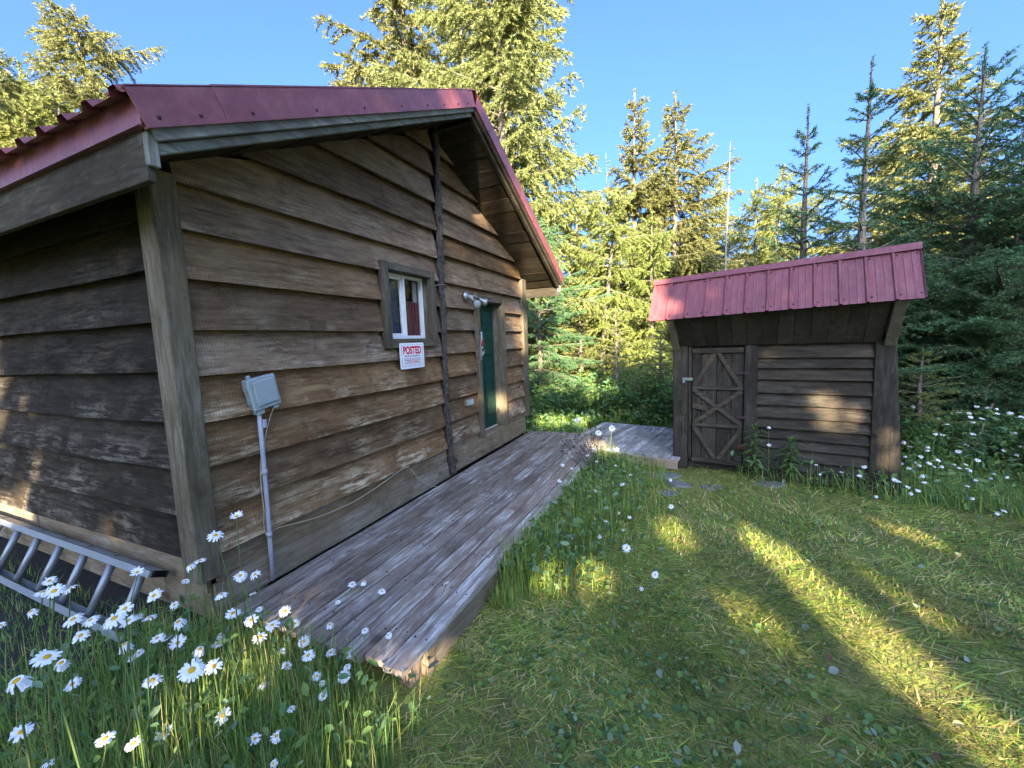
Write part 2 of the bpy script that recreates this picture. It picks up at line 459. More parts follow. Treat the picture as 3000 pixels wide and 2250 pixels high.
# ------------------------------------------------------------------ cabin
cabin = empty('wooden_cabin', (0, 0, 0), 0, 'dark weathered plank cabin with red metal gable roof and green door', 'cabin')
L_G = 5.6
def zr(y):            # lower edge of the red rake trim
    yy = y if y <= L_G/2 else L_G-y
    return 2.955 + 0.5*(yy+0.43)
def lap_plank(name, mat, parent, amap, a0, a1, zb, zt, ob=0.062, ot=-0.022, th=0.032, top=None, openings=(), seed=0, wav=0.0035, step=0.30):
    rs = random.Random(seed)
    br = sorted({a0, a1, *[a0+(a1-a0)*k/max(1, int((a1-a0)/step)) for k in range(1, max(1, int((a1-a0)/step)))],
                 *[e for o in openings for e in o[:2] if a0 < e < a1]})
    ph, ph2 = rs.uniform(0, 9), rs.uniform(0, 9)
    wz = lambda a: wav*(math.sin(a*1.3+ph)+0.5*math.sin(a*3.1+ph2)) + rs.uniform(-0.001, 0.001)
    lows = {a: zb + wz(a) for a in br}
    mb = MB()
    out = lambda z: ob + (ot-ob)*(z-zb)/max(0.05, (zt-zb))
    for p, q in zip(br[:-1], br[1:]):
        mid = (p+q)/2
        ints = [(None, None)]
        for (o0, o1, oz0, oz1) in openings:
            if o0-1e-6 <= p and q <= o1+1e-6:
                nw = []
                if oz0 > zb+0.01: nw.append((None, min(oz0, zt)))
                if oz1 < zt-0.01: nw.append((max(oz1, zb), None))
                ints = nw
        for lo, hi in ints:
            l0 = lows[p] if lo is None else lo; l1 = lows[q] if lo is None else lo
            h0 = h1 = zt if hi is None else hi
            if top is not None: h0 = min(h0, top(p)); h1 = min(h1, top(q))
            if h0 <= l0+0.004 and h1 <= l1+0.004: continue
            h0 = max(h0, l0+0.002); h1 = max(h1, l1+0.002)
            pts = [amap(p, out(l0), l0), amap(q, out(l1), l1), amap(q, out(l1)-th, l1), amap(p, out(l0)-th, l0),
                   amap(p, out(h0), h0), amap(q, out(h1), h1), amap(q, out(h1)-th, h1), amap(p, out(h0)-th, h0)]
            mb.hexa(pts)
    if not mb.v: return None
    return mb.build(name, mat, parent)
gmap = lambda a, o, z: (o, a, z)
smap = lambda a, o, z: (a, -0.045-o, z)
roof_top = lambda y: zr(y) - 0.08
WIN = (1.80, 2.575, 1.965, 2.715)
DOOR = (3.735, 4.545, 0.0, 2.54)
rows = [0.58, 0.88, 1.175, 1.47, 1.77, 2.067, 2.382, 2.685, 2.965, 3.29, 3.62, 3.93, 4.22]
for k, zb in enumerate(rows):
    zt = (rows[k+1] if k+1 < len(rows) else 4.5) + 0.03
    ok = [y for y in np.linspace(-0.03, 2.80, 120) if roof_top(y) > zb+0.01]
    if ok:
        if zb > WIN[2] and zt < WIN[3]+0.03:
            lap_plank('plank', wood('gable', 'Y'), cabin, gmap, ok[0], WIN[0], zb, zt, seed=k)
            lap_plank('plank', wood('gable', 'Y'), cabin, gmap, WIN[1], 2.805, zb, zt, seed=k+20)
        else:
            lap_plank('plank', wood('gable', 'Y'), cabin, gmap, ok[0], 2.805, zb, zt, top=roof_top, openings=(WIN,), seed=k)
rows_r = [0.60, 0.905, 1.197, 1.49, 1.785, 2.09, 2.388, 2.693, 3.027, 3.288, 3.605, 3.933, 4.23]
for k, zb in enumerate(rows_r):
    zt = (rows_r[k+1] if k+1 < len(rows_r) else 4.5) + 0.03
    ok = [y for y in np.linspace(2.885, 5.42, 120) if roof_top(y) > zb+0.01]
    if ok:
        if zb < DOOR[3]-0.02 and zt < DOOR[3]+0.10:
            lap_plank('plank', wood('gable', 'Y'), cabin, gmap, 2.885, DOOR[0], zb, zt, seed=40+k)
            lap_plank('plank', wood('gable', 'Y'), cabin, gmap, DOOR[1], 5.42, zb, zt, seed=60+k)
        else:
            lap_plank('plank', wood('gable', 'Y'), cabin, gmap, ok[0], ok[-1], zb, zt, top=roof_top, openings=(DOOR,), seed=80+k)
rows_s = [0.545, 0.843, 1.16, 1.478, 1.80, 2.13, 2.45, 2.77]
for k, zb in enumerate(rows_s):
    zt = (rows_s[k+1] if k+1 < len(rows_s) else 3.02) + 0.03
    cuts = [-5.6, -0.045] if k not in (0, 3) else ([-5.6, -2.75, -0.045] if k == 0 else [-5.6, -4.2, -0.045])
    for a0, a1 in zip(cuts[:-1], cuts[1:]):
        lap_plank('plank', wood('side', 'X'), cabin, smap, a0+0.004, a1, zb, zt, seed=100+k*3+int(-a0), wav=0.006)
# skirts
for a0, a1, zb, zt, ob in ((-5.6, -2.6, 0.31, 0.57, 0.015), (-2.592, -0.06, 0.30, 0.565, 0.012), (-5.6, -1.45, 0.10, 0.33, 0.0), (-1.44, -0.05, 0.085, 0.325, -0.004)):
    lap_plank('plank', wood('skirt', 'X'), cabin, smap, a0, a1, zb, zt, ob, ob, 0.03, seed=int(zb*100), wav=0.006)
for a0, a1, zb, zt, ob in ((-0.02, 2.83, 0.375, 0.61, 0.014), (0.02, 2.86, 0.185, 0.39, 0.036), (-0.05, 0.30, 0.10, 0.37, 0.028), (2.90, 5.40, 0.225, 0.51, 0.06), (2.90, 3.66, 0.47, 0.63, 0.02), (4.61, 5.42, 0.47, 0.63, 0.02)):
    lap_plank('plank', wood('skirt', 'Y'), cabin, gmap, a0, a1, zb, zt, ob, ob-0.002, 0.03, seed=int(zb*137), wav=0.003)
# dark backing behind the boards, with the openings left free
mb = MB()
for y0, y1, z0, z1 in ((0, WIN[0], 0.1, 3.0), (WIN[0], WIN[1], 0.1, WIN[2]), (WIN[0], WIN[1], WIN[3], 3.0), (WIN[1], DOOR[0], 0.1, 3.0), (DOOR[0], DOOR[1], 0.1, 0.48), (DOOR[0], DOOR[1], DOOR[3], 3.0), (DOOR[1], L_G, 0.1, 3.0)):
    mb.box(-0.12, -0.09, y0, y1, z0, z1)
mb.add([(-0.09, 0, 3.0), (-0.09, L_G, 3.0), (-0.09, L_G/2, zr(2.8)-0.1), (-0.12, 0, 3.0), (-0.12, L_G, 3.0), (-0.12, L_G/2, zr(2.8)-0.1)], [(0, 1, 2), (5, 4, 3), (0, 2, 5, 3), (1, 4, 5, 2), (0, 3, 4, 1)])
mb.box(-5.6, -0.12, 0.03, 0.06, 0.1, 3.05)
mb.box(-5.6, -0.07, L_G-0.03, L_G, 0.1, 3.05)
mb.box(-5.63, -5.6, 0, L_G, 0.1, 3.05)
mb.box(-5.6, -0.07, 0, L_G, 0.3, 0.42)
mb.box(-1.6, -1.55, 0.05, L_G-0.05, 0.42, 2.9)
mb.box(-1.55, -0.08, 0.05, L_G-0.05, 2.86, 2.9)
mb.build('wall', DARK, cabin)
# corner posts
MB().box(-0.092, 0.078, -0.165, -0.022, 0.44, 3.0).build('corner_post', wood('trim', 'Z'), cabin, 0.008)
MB().box(0.0, 0.082, 5.425, 5.615, 0.50, 3.03).build('corner_post', wood('trim', 'Z'), cabin, 0.006)
MB().box(-5.62, -5.48, -0.16, -0.02, 0.1, 3.0).build('corner_post', wood('trim', 'Z'), cabin, 0.006)
# bark-covered pole over the seam
pp = [(4.60, 2.885), (4.2, 2.872), (3.79, 2.850), (3.3, 2.845), (2.8, 2.818), (2.3, 2.808), (1.78, 2.792), (1.35, 2.795), (0.94, 2.785), (0.62, 2.800), (0.40, 2.812), (0.22, 2.835)]
pz = np.linspace(0.22, 4.6, 130)
py = np.interp(pz, [p[0] for p in pp][::-1], [p[1] for p in pp][::-1])
rs = random.Random(3)
MB().tube([(0.062+0.006*math.sin(z*4), y+0.007*math.sin(z*3.3), z) for z, y in zip(pz, py)], [0.048*(0.85+0.12*math.sin(z*2.2+1)+0.1*math.sin(z*9)) for z in pz], 12, True, 0.28, rs).build('bark_pole', bark('dark_bark', (0.008, 0.007, 0.006), (0.12, 0.10, 0.09), 55), cabin)
MB().lathe((0.09, 2.845, 0.385), (0.1, 0, 1), [(0, 0.05), (0.018, 0.055), (0.024, 0.03)], 12).build('round_plate', BLACK, cabin)

# roof
X_R = 0.66
cs, sn = math.cos(math.atan(0.5)), math.sin(math.atan(0.5))
def slope_pt(side, s, h):
    """s along the slope from the eave (trim's lower corner), h square to it -> (y, z)"""
    y = -0.43 + s*cs - h*sn; z = 2.955 + s*sn + h*cs
    return (y, z) if side == 0 else (L_G-y, z)
S_LEN = 3.23/cs
def sheet(mb, side, s0, s1, h0, h1, x0, x1):
    pts = []
    for h in (h0, h1):
        for (s, x) in ((s0, x0), (s1, x0), (s1, x1), (s0, x1)):
            y, z = slope_pt(side, s, h)
            if side == 0: y = min(y, L_G/2)
            else: y = max(y, L_G/2)
            pts.append((x, y, z))
    mb.hexa(pts)
for side in (0, 1):
    # ribbed metal sheets
    n_r = 28; wx = (X_R+6.2)/n_r
    mb = MB(); prof = []
    for k in range(n_r):
        x = -6.2 + k*wx
        prof += [(x, 0.0), (x+wx*0.58, 0.0), (x+wx*0.66, 0.032), (x+wx*0.86, 0.032), (x+wx*0.94, 0.0)]
    prof.append((X_R-0.02, 0.0))
    V = []; Fc = []
    for s in (-0.02, S_LEN):
        for x, h in prof:
            y, z = slope_pt(side, s, 0.140+h); V.append((x, y, z))
    n = len(prof)
    mb.add(V, [(i, i+1, n+i+1, n+i) for i in range(n-1)])
    roof = mb.build('roof_sheet', RED, cabin)
    # sheathing planks seen from below on the overhang
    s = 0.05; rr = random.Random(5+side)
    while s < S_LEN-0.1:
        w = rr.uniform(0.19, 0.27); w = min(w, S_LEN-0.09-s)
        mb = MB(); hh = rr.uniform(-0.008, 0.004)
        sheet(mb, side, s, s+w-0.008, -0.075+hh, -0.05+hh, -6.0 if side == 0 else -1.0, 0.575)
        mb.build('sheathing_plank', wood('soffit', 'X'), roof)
        s += w
    # rake boards
    for h0, h1, x0, x1 in ((-0.055, 0.02, 0.600, 0.645), (-0.105, -0.057, 0.560, 0.606)):
        mb = MB(); sheet(mb, side, 0.02, S_LEN-0.0*h0, h0, h1, x0, x1)
        mb.build('rake_board', wood('rake' if side == 0 else 'fascia', 'Y'), roof, 0.004)  # same wood both sides; far side's shade is painted in with the darker fascia colour
    # red rake trim, in lapped pieces
    cuts = [0.0, 0.42, 2.45, 3.10, S_LEN] if side == 0 else [0.0, 1.5, S_LEN]
    for k, (a, b) in enumerate(zip(cuts[:-1], cuts[1:])):
        mb = MB(); dx = 0.003*(k % 2)
        sheet(mb, side, a, b+(0.03 if b < S_LEN else 0), 0.0, 0.16, X_R-0.008+dx, X_R+dx)
        sheet(mb, side, a, b+(0.03 if b < S_LEN else 0), -0.004, 0.004, X_R-0.03+dx, X_R+0.006+dx)
        sheet(mb, side, a, b+(0.03 if b < S_LEN else 0), 0.156, 0.166+dx, X_R-0.16, X_R+dx)
        tr_ = mb.build('rake_trim', RED, roof)
        for q in range(2 if b-a < 1 else 4):
            s = a + (q+0.35)*(b-a)/(2 if b-a < 1 else 4)
            y, z = slope_pt(side, s, 0.035)
            MB().lathe((X_R+dx, y, z), (1, 0, 0), [(0, 0.010), (0.006, 0.008)], 8).build('screw', SCREW, tr_)
    # eave fascia: wood board and red drip
    yb = -0.425 if side == 0 else L_G+0.425; sg = -1 if side == 0 else 1
    for x0, x1 in ((-6.0, -1.36), (-1.352, 0.60)):
        MB().hexa([(x0, yb, 2.735), (x1, yb, 2.735), (x1, yb-sg*0.035, 2.735), (x0, yb-sg*0.035, 2.735), (x0, yb, 3.05), (x1-0.0, yb, 3.05), (x1, yb-sg*0.035, 3.05), (x0, yb-sg*0.035, 3.05)]).build('fascia_board', wood('fascia', 'X'), roof, 0.004)
    MB().box(-6.1, 0.638, min(yb+sg*0.012, yb+sg*0.02), max(yb+sg*0.012, yb+sg*0.02), 2.965, 3.12).box(-6.1, 0.638, min(yb, yb+sg*0.03), max(yb, yb+sg*0.03), 2.962, 2.968).build('eave_trim', RED, roof)
    MB().box(0.56, 0.625, min(yb-sg*0.0, yb-sg*0.05), max(yb, yb-sg*0.05), 2.80, 2.955).build('rake_end_block', wood('rake', 'Z'), roof, 0.006)
    # level soffit behind the fascia
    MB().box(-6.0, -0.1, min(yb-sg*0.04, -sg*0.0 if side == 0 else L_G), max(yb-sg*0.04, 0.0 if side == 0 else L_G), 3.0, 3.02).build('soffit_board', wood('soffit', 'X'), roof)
# ridge cap
mb = MB(); yT, zT = slope_pt(0, S_LEN, 0.16)
for sgn in (-1, 1):
    mb.hexa([(-6.2, 2.8, zT+0.03), (X_R+0.01, 2.8, zT+0.03), (X_R+0.01, 2.8+sgn*0.17, zT-0.055), (-6.2, 2.8+sgn*0.17, zT-0.055),
             (-6.2, 2.8, zT+0.036), (X_R+0.01, 2.8, zT+0.036), (X_R+0.01, 2.8+sgn*0.17, zT-0.049), (-6.2, 2.8+sgn*0.17, zT-0.049)])
mb.build('ridge_cap', RED, cabin)

# window
xw = -0.075
mb = MB()
wy0, wy1, wz0, wz1 = 1.868, 2.572, 1.99, 2.70
for b in ((wy0, wy1, wz0, wz0+0.036), (wy0, wy1, wz1-0.032, wz1), (wy0, wy0+0.03, wz0+0.036, wz1-0.032), (wy1-0.030, wy1, wz0+0.036, wz1-0.032), (2.205, 2.240, wz0+0.036, wz1-0.032)):
    mb.box(xw-0.02, xw+0.03, *b)
window = mb.build('window', WHITE, cabin, 0.003)
mb = MB()
for b in ((wy0+0.031, 2.204, wz0+0.037, wz0+0.062), (wy0+0.031, 2.204, wz1-0.056, wz1-0.033), (2.180, 2.204, wz0+0.062, wz1-0.056), (wy0+0.031, wy0+0.05, wz0+0.062, wz1-0.056)):
    mb.box(xw-0.018, xw+0.012, *b)
mb.build('sash', WHITE, window, 0.003)
MB().box(xw-0.004, xw, wy0+0.045, 2.19, wz0+0.055, wz1-0.05).build('pane', GLASS, window)
MB().box(xw-0.004, xw, 2.238, wy1-0.028, wz0+0.034, wz1-0.03).build('pane', GLASS, window)
for nm, b, ax in (('trim_board', (1.729, 1.822, 1.893, 2.778), 'Z'), ('trim_board', (2.558, 2.640, 1.893, 2.778), 'Z'), ('trim_board', (1.824, 2.556, 2.700, 2.776), 'Y'), ('trim_board', (1.824, 2.556, 1.895, 1.977), 'Y')):
    MB().box(0.030, 0.092, *b).build(nm, wood('trim', ax), window, 0.004)
for b, ax in (((WIN[0]-0.01, WIN[0]+0.016, 1.95, 2.73), 'Z'), ((WIN[1]-0.003, WIN[1]+0.022, 1.95, 2.73), 'Z'), ((WIN[0]+0.016, WIN[1]-0.003, 2.702, 2.73), 'Y'), ((WIN[0]+0.016, WIN[1]-0.003, 1.95, 1.987), 'Y')):
    MB().box(-0.13, 0.032, *b).build('jamb', wood('trim', ax), window)
mb = MB()
for k in range(9):
    y = 2.33 + k*0.028
    mb.box(-0.112+0.010*(k % 2), -0.104+0.010*(k % 2), y, y+0.03, 1.99, 2.42)
mb.build('curtain', CURTAIN, window)
MB().box(-0.132, -0.122, 1.895, 2.20, 1.99, 2.68).build('blind', plain('blue_blind', (0.05, 0.06, 0.10), 0.8), window)
MB().box(-0.118, -0.108, 1.905, 2.06, 1.99, 2.20).build('cardboard_sheet', CARD, window)
MB().box(-0.125, -0.127+0.012, 2.47, 2.54, 1.99, 2.66).build('blind_edge', plain('pale_blind', (0.35, 0.33, 0.30), 0.8), window)

# door
xd = -0.105
door = MB().box(xd-0.04, xd, 3.725, 4.555, 0.52, 2.53).build('door', GREEN, cabin)
for y0, y1 in ((3.83, 4.09), (4.19, 4.45)):
    for z0, z1, nm in ((2.21, 2.42, 'panel'), (1.70, 2.08, 'panel'), (0.72, 1.58, 'panel')):
        if z0 == 1.70 and y0 < 4: continue
        m_ = MB()
        m_.hexa([(xd, y0, z0), (xd, y1, z0), (xd, y1, z1), (xd, y0, z1), (xd+0.012, y0+0.025, z0+0.025), (xd+0.012, y1-0.025, z0+0.025), (xd+0.012, y1-0.025, z1-0.025), (xd+0.012, y0+0.025, z1-0.025)])
        fr = [(y0-0.02, y1+0.02, z0-0.02, z0), (y0-0.02, y1+0.02, z1, z1+0.02), (y0-0.02, y0, z0, z1), (y1, y1+0.02, z0, z1)]
        for b in fr: m_.box(xd, xd+0.008, *b)
        m_.build(nm, GREEN, door)
m_ = MB()
for b in ((3.93, 4.13, 1.70, 1.73), (3.93, 4.13, 2.05, 2.08), (3.93, 3.96, 1.73, 2.05), (4.10, 4.13, 1.73, 2.05)): m_.box(xd+0.001, xd+0.012, *b)
m_.build('door_window_frame', WHITE, door)
MB().box(xd+0.0015, xd+0.005, 3.96, 4.10, 1.73, 2.05).build('pane', plain('dark_glass', (0.01, 0.014, 0.014), 0.08, spec=0.6), door)
MB().box(xd+0.002, xd+0.008, 3.74, 4.545, 0.515, 0.535).build('worn_threshold_edge', plain('bare_edge', (0.55, 0.50, 0.45), 0.7, var=0.3, scale=30), door)
MB().lathe((xd, 3.86, 1.52), (1, 0, 0), [(0, 0.03), (0.01, 0.03), (0.03, 0.012), (0.05, 0.028), (0.075, 0.024)], 12).build('door_knob', STEEL, door)
for b, ax, x1 in (((3.655, 3.742, 0.50, 2.615), 'Z', 0.092), ((4.535, 4.612, 0.51, 2.60), 'Z', 0.092), ((3.744, 4.533, 2.525, 2.598), 'Y', 0.089)):
    MB().box(0.030, x1, *b).build('door_trim', wood('trim', ax), door, 0.004)
for b, ax in (((3.722, 3.741, 0.50, 2.54), 'Z'), ((4.536, 4.56, 0.50, 2.54), 'Z'), ((3.742, 4.535, 2.522, 2.545), 'Y')):
    MB().box(-0.14, 0.031, *b).build('jamb', wood('trim', ax), door)
MB().box(-0.13, 0.064, 3.742, 4.535, 0.485, 0.517).build('door_sill', wood('skirt', 'Y'), door, 0.004)
MB().box(0.0925, 0.097, 3.70, 3.738, 1.66, 2.02).build('strike_plate', STEEL, door, 0.001)

# ------------------------------------------------------------------ things fixed to the gable wall
sx = 0.096
sign = MB().add(*(lambda y0, y1, z0, z1, r: (
    [(x, y, z) for x in (sx, sx+0.006) for (y, z) in [(cy_+r*math.cos(a), cz_+r*math.sin(a)) for (cy_, cz_, a0) in ((y1-r, z1-r, 0), (y0+r, z1-r, 90), (y0+r, z0+r, 180), (y1-r, z0+r, 270)) for a in [RAD(a0+t) for t in (0, 30, 60, 90)]]],
    [tuple(range(16))[::-1], tuple(range(16, 32))] + [(i, (i+1) % 16, 16+(i+1) % 16, 16+i) for i in range(16)]))(1.902, 2.322, 1.662, 1.942, 0.018)).build('posted_sign', SIGNW)
tag(sign, 'white sign reading POSTED in red letters below the window', 'sign')
def text_on_sign(txt, yc, zc, h, wmax, mat, bold=0.0):
    cu = bpy.data.curves.new('lettering', 'FONT'); cu.body = txt; cu.align_x = 'CENTER'; cu.align_y = 'CENTER'; cu.size = 1.0; cu.offset = bold
    o = bpy.data.objects.new('lettering_tmp', cu); COL.objects.link(o)
    dg = bpy.context.evaluated_depsgraph_get()
    me = bpy.data.meshes.new_from_object(o.evaluated_get(dg))
    bpy.data.objects.remove(o)
    a = np.empty(len(me.vertices)*3, np.float32); me.vertices.foreach_get('co', a); a = a.reshape(-1, 3)
    mn, mx = a[:, :2].min(0), a[:, :2].max(0)
    b = np.zeros_like(a)
    b[:, 1] = (a[:, 0]-(mn[0]+mx[0])/2)*wmax/(mx[0]-mn[0])
    b[:, 2] = (a[:, 1]-(mn[1]+mx[1])/2)*h/(mx[1]-mn[1])
    me.vertices.foreach_set('co', b.ravel()); me.update()
    me.materials.clear(); me.materials.append(mat)
    link('lettering', me, sign, (sx+0.0072, yc, zc))
yc = 2.112
text_on_sign('POSTED', yc, 1.862, 0.088, 0.315, SIGNRED, 0.045)
text_on_sign('PRIVATE PROPERTY', yc, 1.798, 0.018, 0.28, SIGNBLUE, 0.03)
for i, (t, w) in enumerate((('HUNTING, FISHING, TRAPPING OR', 0.30), ('TRESPASSING FOR ANY PURPOSE', 0.29), ('IS STRICTLY FORBIDDEN', 0.22), ('VIOLATORS WILL BE PROSECUTED', 0.30))):
    text_on_sign(t, yc, 1.772-i*0.0165, 0.0115, w, SIGNRED if i != 1 else SIGNBLUE, 0.03)
mb = MB()
for b in ((1.928, 2.296, 1.684, 1.6862), (1.928, 2.296, 1.918, 1.9202), (1.928, 1.931, 1.6862, 1.918), (2.293, 2.296, 1.6862, 1.918), (1.96, 2.26, 1.7035, 1.7055), (1.96, 2.26, 1.694, 1.6955)):
    mb.box(sx+0.0063, sx+0.0072, *b)
mb.build('printed_border', SIGNBLUE, sign)

def rot_x(cy_, cz_, ang):
    return Matrix.Translation((0, cy_, cz_)) @ Matrix.Rotation(ang, 4, 'X') @ Matrix.Translation((0, -cy_, -cz_))
ub = empty('utility_box', (0.05, 0.37, 1.62), 0, 'grey plastic utility box with conduit tilted on the gable wall', 'utility box')
mt = rot_x(0.37, 1.62, RAD(10))
MB().box(0.035, 0.095, 0.272, 0.468, 1.51, 1.733, mt).build('body', GREYBOX, ub, 0.008)
cv = MB().box(0.096, 0.118, 0.262, 0.478, 1.505, 1.738, mt).build('cover', GREYBOX, ub, 0.008)
MB().box(0.1175, 0.133, 0.290, 0.458, 1.535, 1.716, mt).build('raised_panel', GREYBOX, cv, 0.007)
MB().box(0.04, 0.10, 0.285, 0.345, 1.470, 1.512, mt).build('hub', GREYBOX, ub, 0.005)
MB().box(0.04, 0.10, 0.415, 0.462, 1.478, 1.512, mt).build('hub', GREYBOX, ub, 0.005)
MB().box(0.05, 0.075, 0.300, 0.325, 1.733, 1.758, mt).build('mounting_tab', GREYBOX, ub, 0.003)
MB().box(0.05, 0.075, 0.466, 0.490, 1.655, 1.685, mt).build('mounting_tab', GREYBOX, ub, 0.003)
MB().box(0.06, 0.11, 0.258, 0.274, 1.56, 1.59, mt).box(0.06, 0.11, 0.258, 0.274, 1.66, 1.69, mt).build('hinge', GREYBOX, ub)
MB().tube([(0.075, 0.338, 1.49), (0.076, 0.334, 1.2), (0.076, 0.326, 0.8), (0.078, 0.315, 0.5), (0.08, 0.304, 0.215)], 0.0155, 12).build('conduit', CONDUIT, ub)
for z, y in ((1.02, 0.331), (0.545, 0.3165)):
    MB().lathe((0.076, y, z), (0, 0, 1), [(0, 0.021), (0.035, 0.021)], 12).build('coupling', CONDUIT, ub)
MB().box(0.06, 0.09, 0.352, 0.380, 1.36, 1.42).build('strap', CONDUIT, ub, 0.003)

cpts = [(0.08, 0.445, 1.49), (0.07, 0.41, 1.40), (0.06, 0.37, 1.27), (0.07, 0.318, 1.12), (0.075, 0.298, 0.95), (0.07, 0.300, 0.75), (0.06, 0.295, 0.60), (0.06, 0.33, 0.565), (0.06, 0.40, 0.574), (0.06, 0.60, 0.535), (0.065, 0.75, 0.512), (0.065, 0.91, 0.499), (0.065, 1.10, 0.492), (0.065, 1.28, 0.503), (0.065, 1.60, 0.545), (0.07, 1.85, 0.592), (0.075, 1.90, 0.596), (0.08, 1.98, 0.545), (0.08, 2.07, 0.44), (0.09, 2.13, 0.37), (0.11, 2.28, 0.26), (0.13, 2.40, 0.207)]
def smooth_path(p, n=6):
    p = [Vector(q) for q in p]; o = []
    for i in range(len(p)-1):
        a, b, c, d = p[max(i-1, 0)], p[i], p[i+1], p[min(i+2, len(p)-1)]
        for k in range(n):
            t = k/n
            o.append(0.5*((2*b)+(c-a)*t+(2*a-5*b+4*c-d)*t*t+(3*b-a-3*c+d)*t**3))
    return o+[p[-1]]
tag(MB().tube(smooth_path(cpts), 0.0045, 6).build('cable', ROPE), 'thin tan cable drooping along the lower wall from the utility box', 'cable')
tag(MB().tube(smooth_path([(0.06, 2.62, 2.60), (0.1, 2.74, 2.64), (0.115, 2.86, 2.635), (0.08, 3.0, 2.60), (0.06, 3.12, 2.545)]), 0.003, 5).build('cord', ROPE), 'short thin cord passing over the bark pole beside the window', 'cord')

fl = empty('flood_light', (0.05, 3.41, 2.55), 0, 'twin-head metal flood light mounted left of the green door', 'light')
MB().lathe((0.05, 3.40, 2.56), (1, 0, 0), [(0, 0.062), (0.03, 0.062), (0.04, 0.045), (0.06, 0.03)], 18).build('base_plate', STEEL, fl)
for hd, ax in (((0.17, 3.44, 2.475), (0.55, -0.35, -0.35)), ((0.15, 3.66, 2.525), (0.35, 0.75, -0.35))):
    MB().tube([(0.075, 3.41, 2.555), ((0.075+hd[0])/2+0.02, (3.41+hd[1])/2, (2.555+hd[2])/2+0.02), hd], 0.017, 10).build('arm', STEEL, fl)
    lh = MB().lathe(hd, ax, [(-0.03, 0.016), (0.0, 0.027), (0.045, 0.032), (0.065, 0.050), (0.10, 0.062)], 18).build('lamp_head', STEEL, fl)
    MB().lathe(Vector(hd)+Vector(ax).normalized()*0.10, ax, [(0.0005, 0.058), (0.012, 0.05), (0.018, 0.025)], 18).build('lamp_glass', GLASS_LAMP, lh)
ob = empty('outlet_box', (0.05, 3.35, 1.09), 0, 'small grey weatherproof outlet box on the wall left of the door', 'outlet box')
MB().box(0.03, 0.085, 3.27, 3.44, 1.045, 1.135).build('body', STEEL, ob, 0.006)
MB().box(0.086, 0.100, 3.28, 3.345, 1.055, 1.125).build('cover', GREYBOX, ob, 0.004)
MB().box(0.086, 0.100, 3.365, 3.43, 1.055, 1.125).build('cover', GREYBOX, ob, 0.004)
orn = empty('door_ornament', (xd+0.02, 4.1, 1.9), 0, 'small red, white and black ornament hanging on the green door', 'ornament')
xo = xd+0.0135
MB().lathe((xo, 4.10, 1.78), (1, 0, 0), [(0, 0.075), (0.006, 0.07)], 14).build('lower_body', plain('ornament_white', (0.6, 0.58, 0.55), 0.7), orn)
MB().add([(xo+0.001, 4.06, 1.84), (xo+0.001, 4.16, 1.87), (xo+0.001, 4.15, 1.99), (xo+0.001, 4.11, 1.95), (xo+0.009, 4.06, 1.84), (xo+0.009, 4.16, 1.87), (xo+0.009, 4.15, 1.99), (xo+0.009, 4.11, 1.95)], [(0, 3, 2, 1), (4, 5, 6, 7), (0, 1, 5, 4), (1, 2, 6, 5), (2, 3, 7, 6), (3, 0, 4, 7)]).build('cap', plain('ornament_red', (0.35, 0.02, 0.03), 0.8), orn, 0.002)
MB().lathe((xo+0.007, 4.12, 1.80), (1, 0, 0), [(0, 0.035), (0.004, 0.03)], 10).build('patch', BLACK, orn)

# ------------------------------------------------------------------ ladder along the side wall
lad = empty('extension_ladder', (-2.4, -0.25, 0.03), 0, 'dull aluminium extension ladder lying on edge along the side wall', 'ladder')
lb = np.array([-0.345, 0.055]); lt_ = np.array([-0.150, 0.425])
du = (lt_-lb)/np.linalg.norm(lt_-lb); dn_ = np.array([-du[1], du[0]])       # along the rungs, square to them (towards the viewer)
def rail(c, sgn):
    mb = MB()
    def bx(u0, u1, n0, n1, x0=-4.7, x1=-0.43):
        pts = []
        for (u, n_) in ((u0, n0), (u1, n0), (u1, n1), (u0, n1)):
            p = c + du*u*sgn + dn_*n_; pts.append((x0, p[0], p[1]))
        pts += [(x1, p[1], p[2]) for p in pts]
        mb.hexa(pts)
    bx(0.0, 0.008, -0.052, 0.052)
    bx(-0.036, 0.0, 0.045, 0.052); bx(-0.036, 0.0, -0.052, -0.045)
    bx(0.0075, 0.0105, 0.012, 0.022); bx(0.0075, 0.0105, -0.022, -0.012)
    return mb.build('rail', ALU, lad)
r_top = rail(lt_, 1); r_bot = rail(lb, -1)
for c, sgn, rl in ((lt_, 1, r_top), (lb, -1, r_bot)):
    mb = MB()
    for k in range(5):
        p0 = c + du*(0.012*sgn) + dn_*(-0.044+k*0.018)
        p1 = c - du*(0.03*sgn) + dn_*(-0.044+k*0.018)
        mb.bar((-0.42, p0[0], p0[1]), (-0.42, p1[0], p1[1]), 0.03, 0.012, (1, 0, 0))
    mb.build('rubber_end_cap', BLACK, rl)
xr = -0.60
while xr > -4.6:
    a = lb; b = lt_
    MB().tube([(xr, a[0], a[1]), (xr, b[0], b[1])], 0.027, 10).build('rung', ALU, lad)
    p = lt_ + du*0.0095
    MB().bar((xr-0.028, p[0]-dn_[0]*0.02, p[1]-dn_[1]*0.02), (xr+0.03, p[0]-dn_[0]*0.02, p[1]-dn_[1]*0.02), 0.006, 0.004).bar((xr-0.012, p[0]-dn_[0]*0.03, p[1]-dn_[1]*0.03), (xr-0.006, p[0]+dn_[0]*0.012, p[1]+dn_[1]*0.012), 0.006, 0.004).build('rung_plate', BLACK, r_top)
    xr -= 0.41

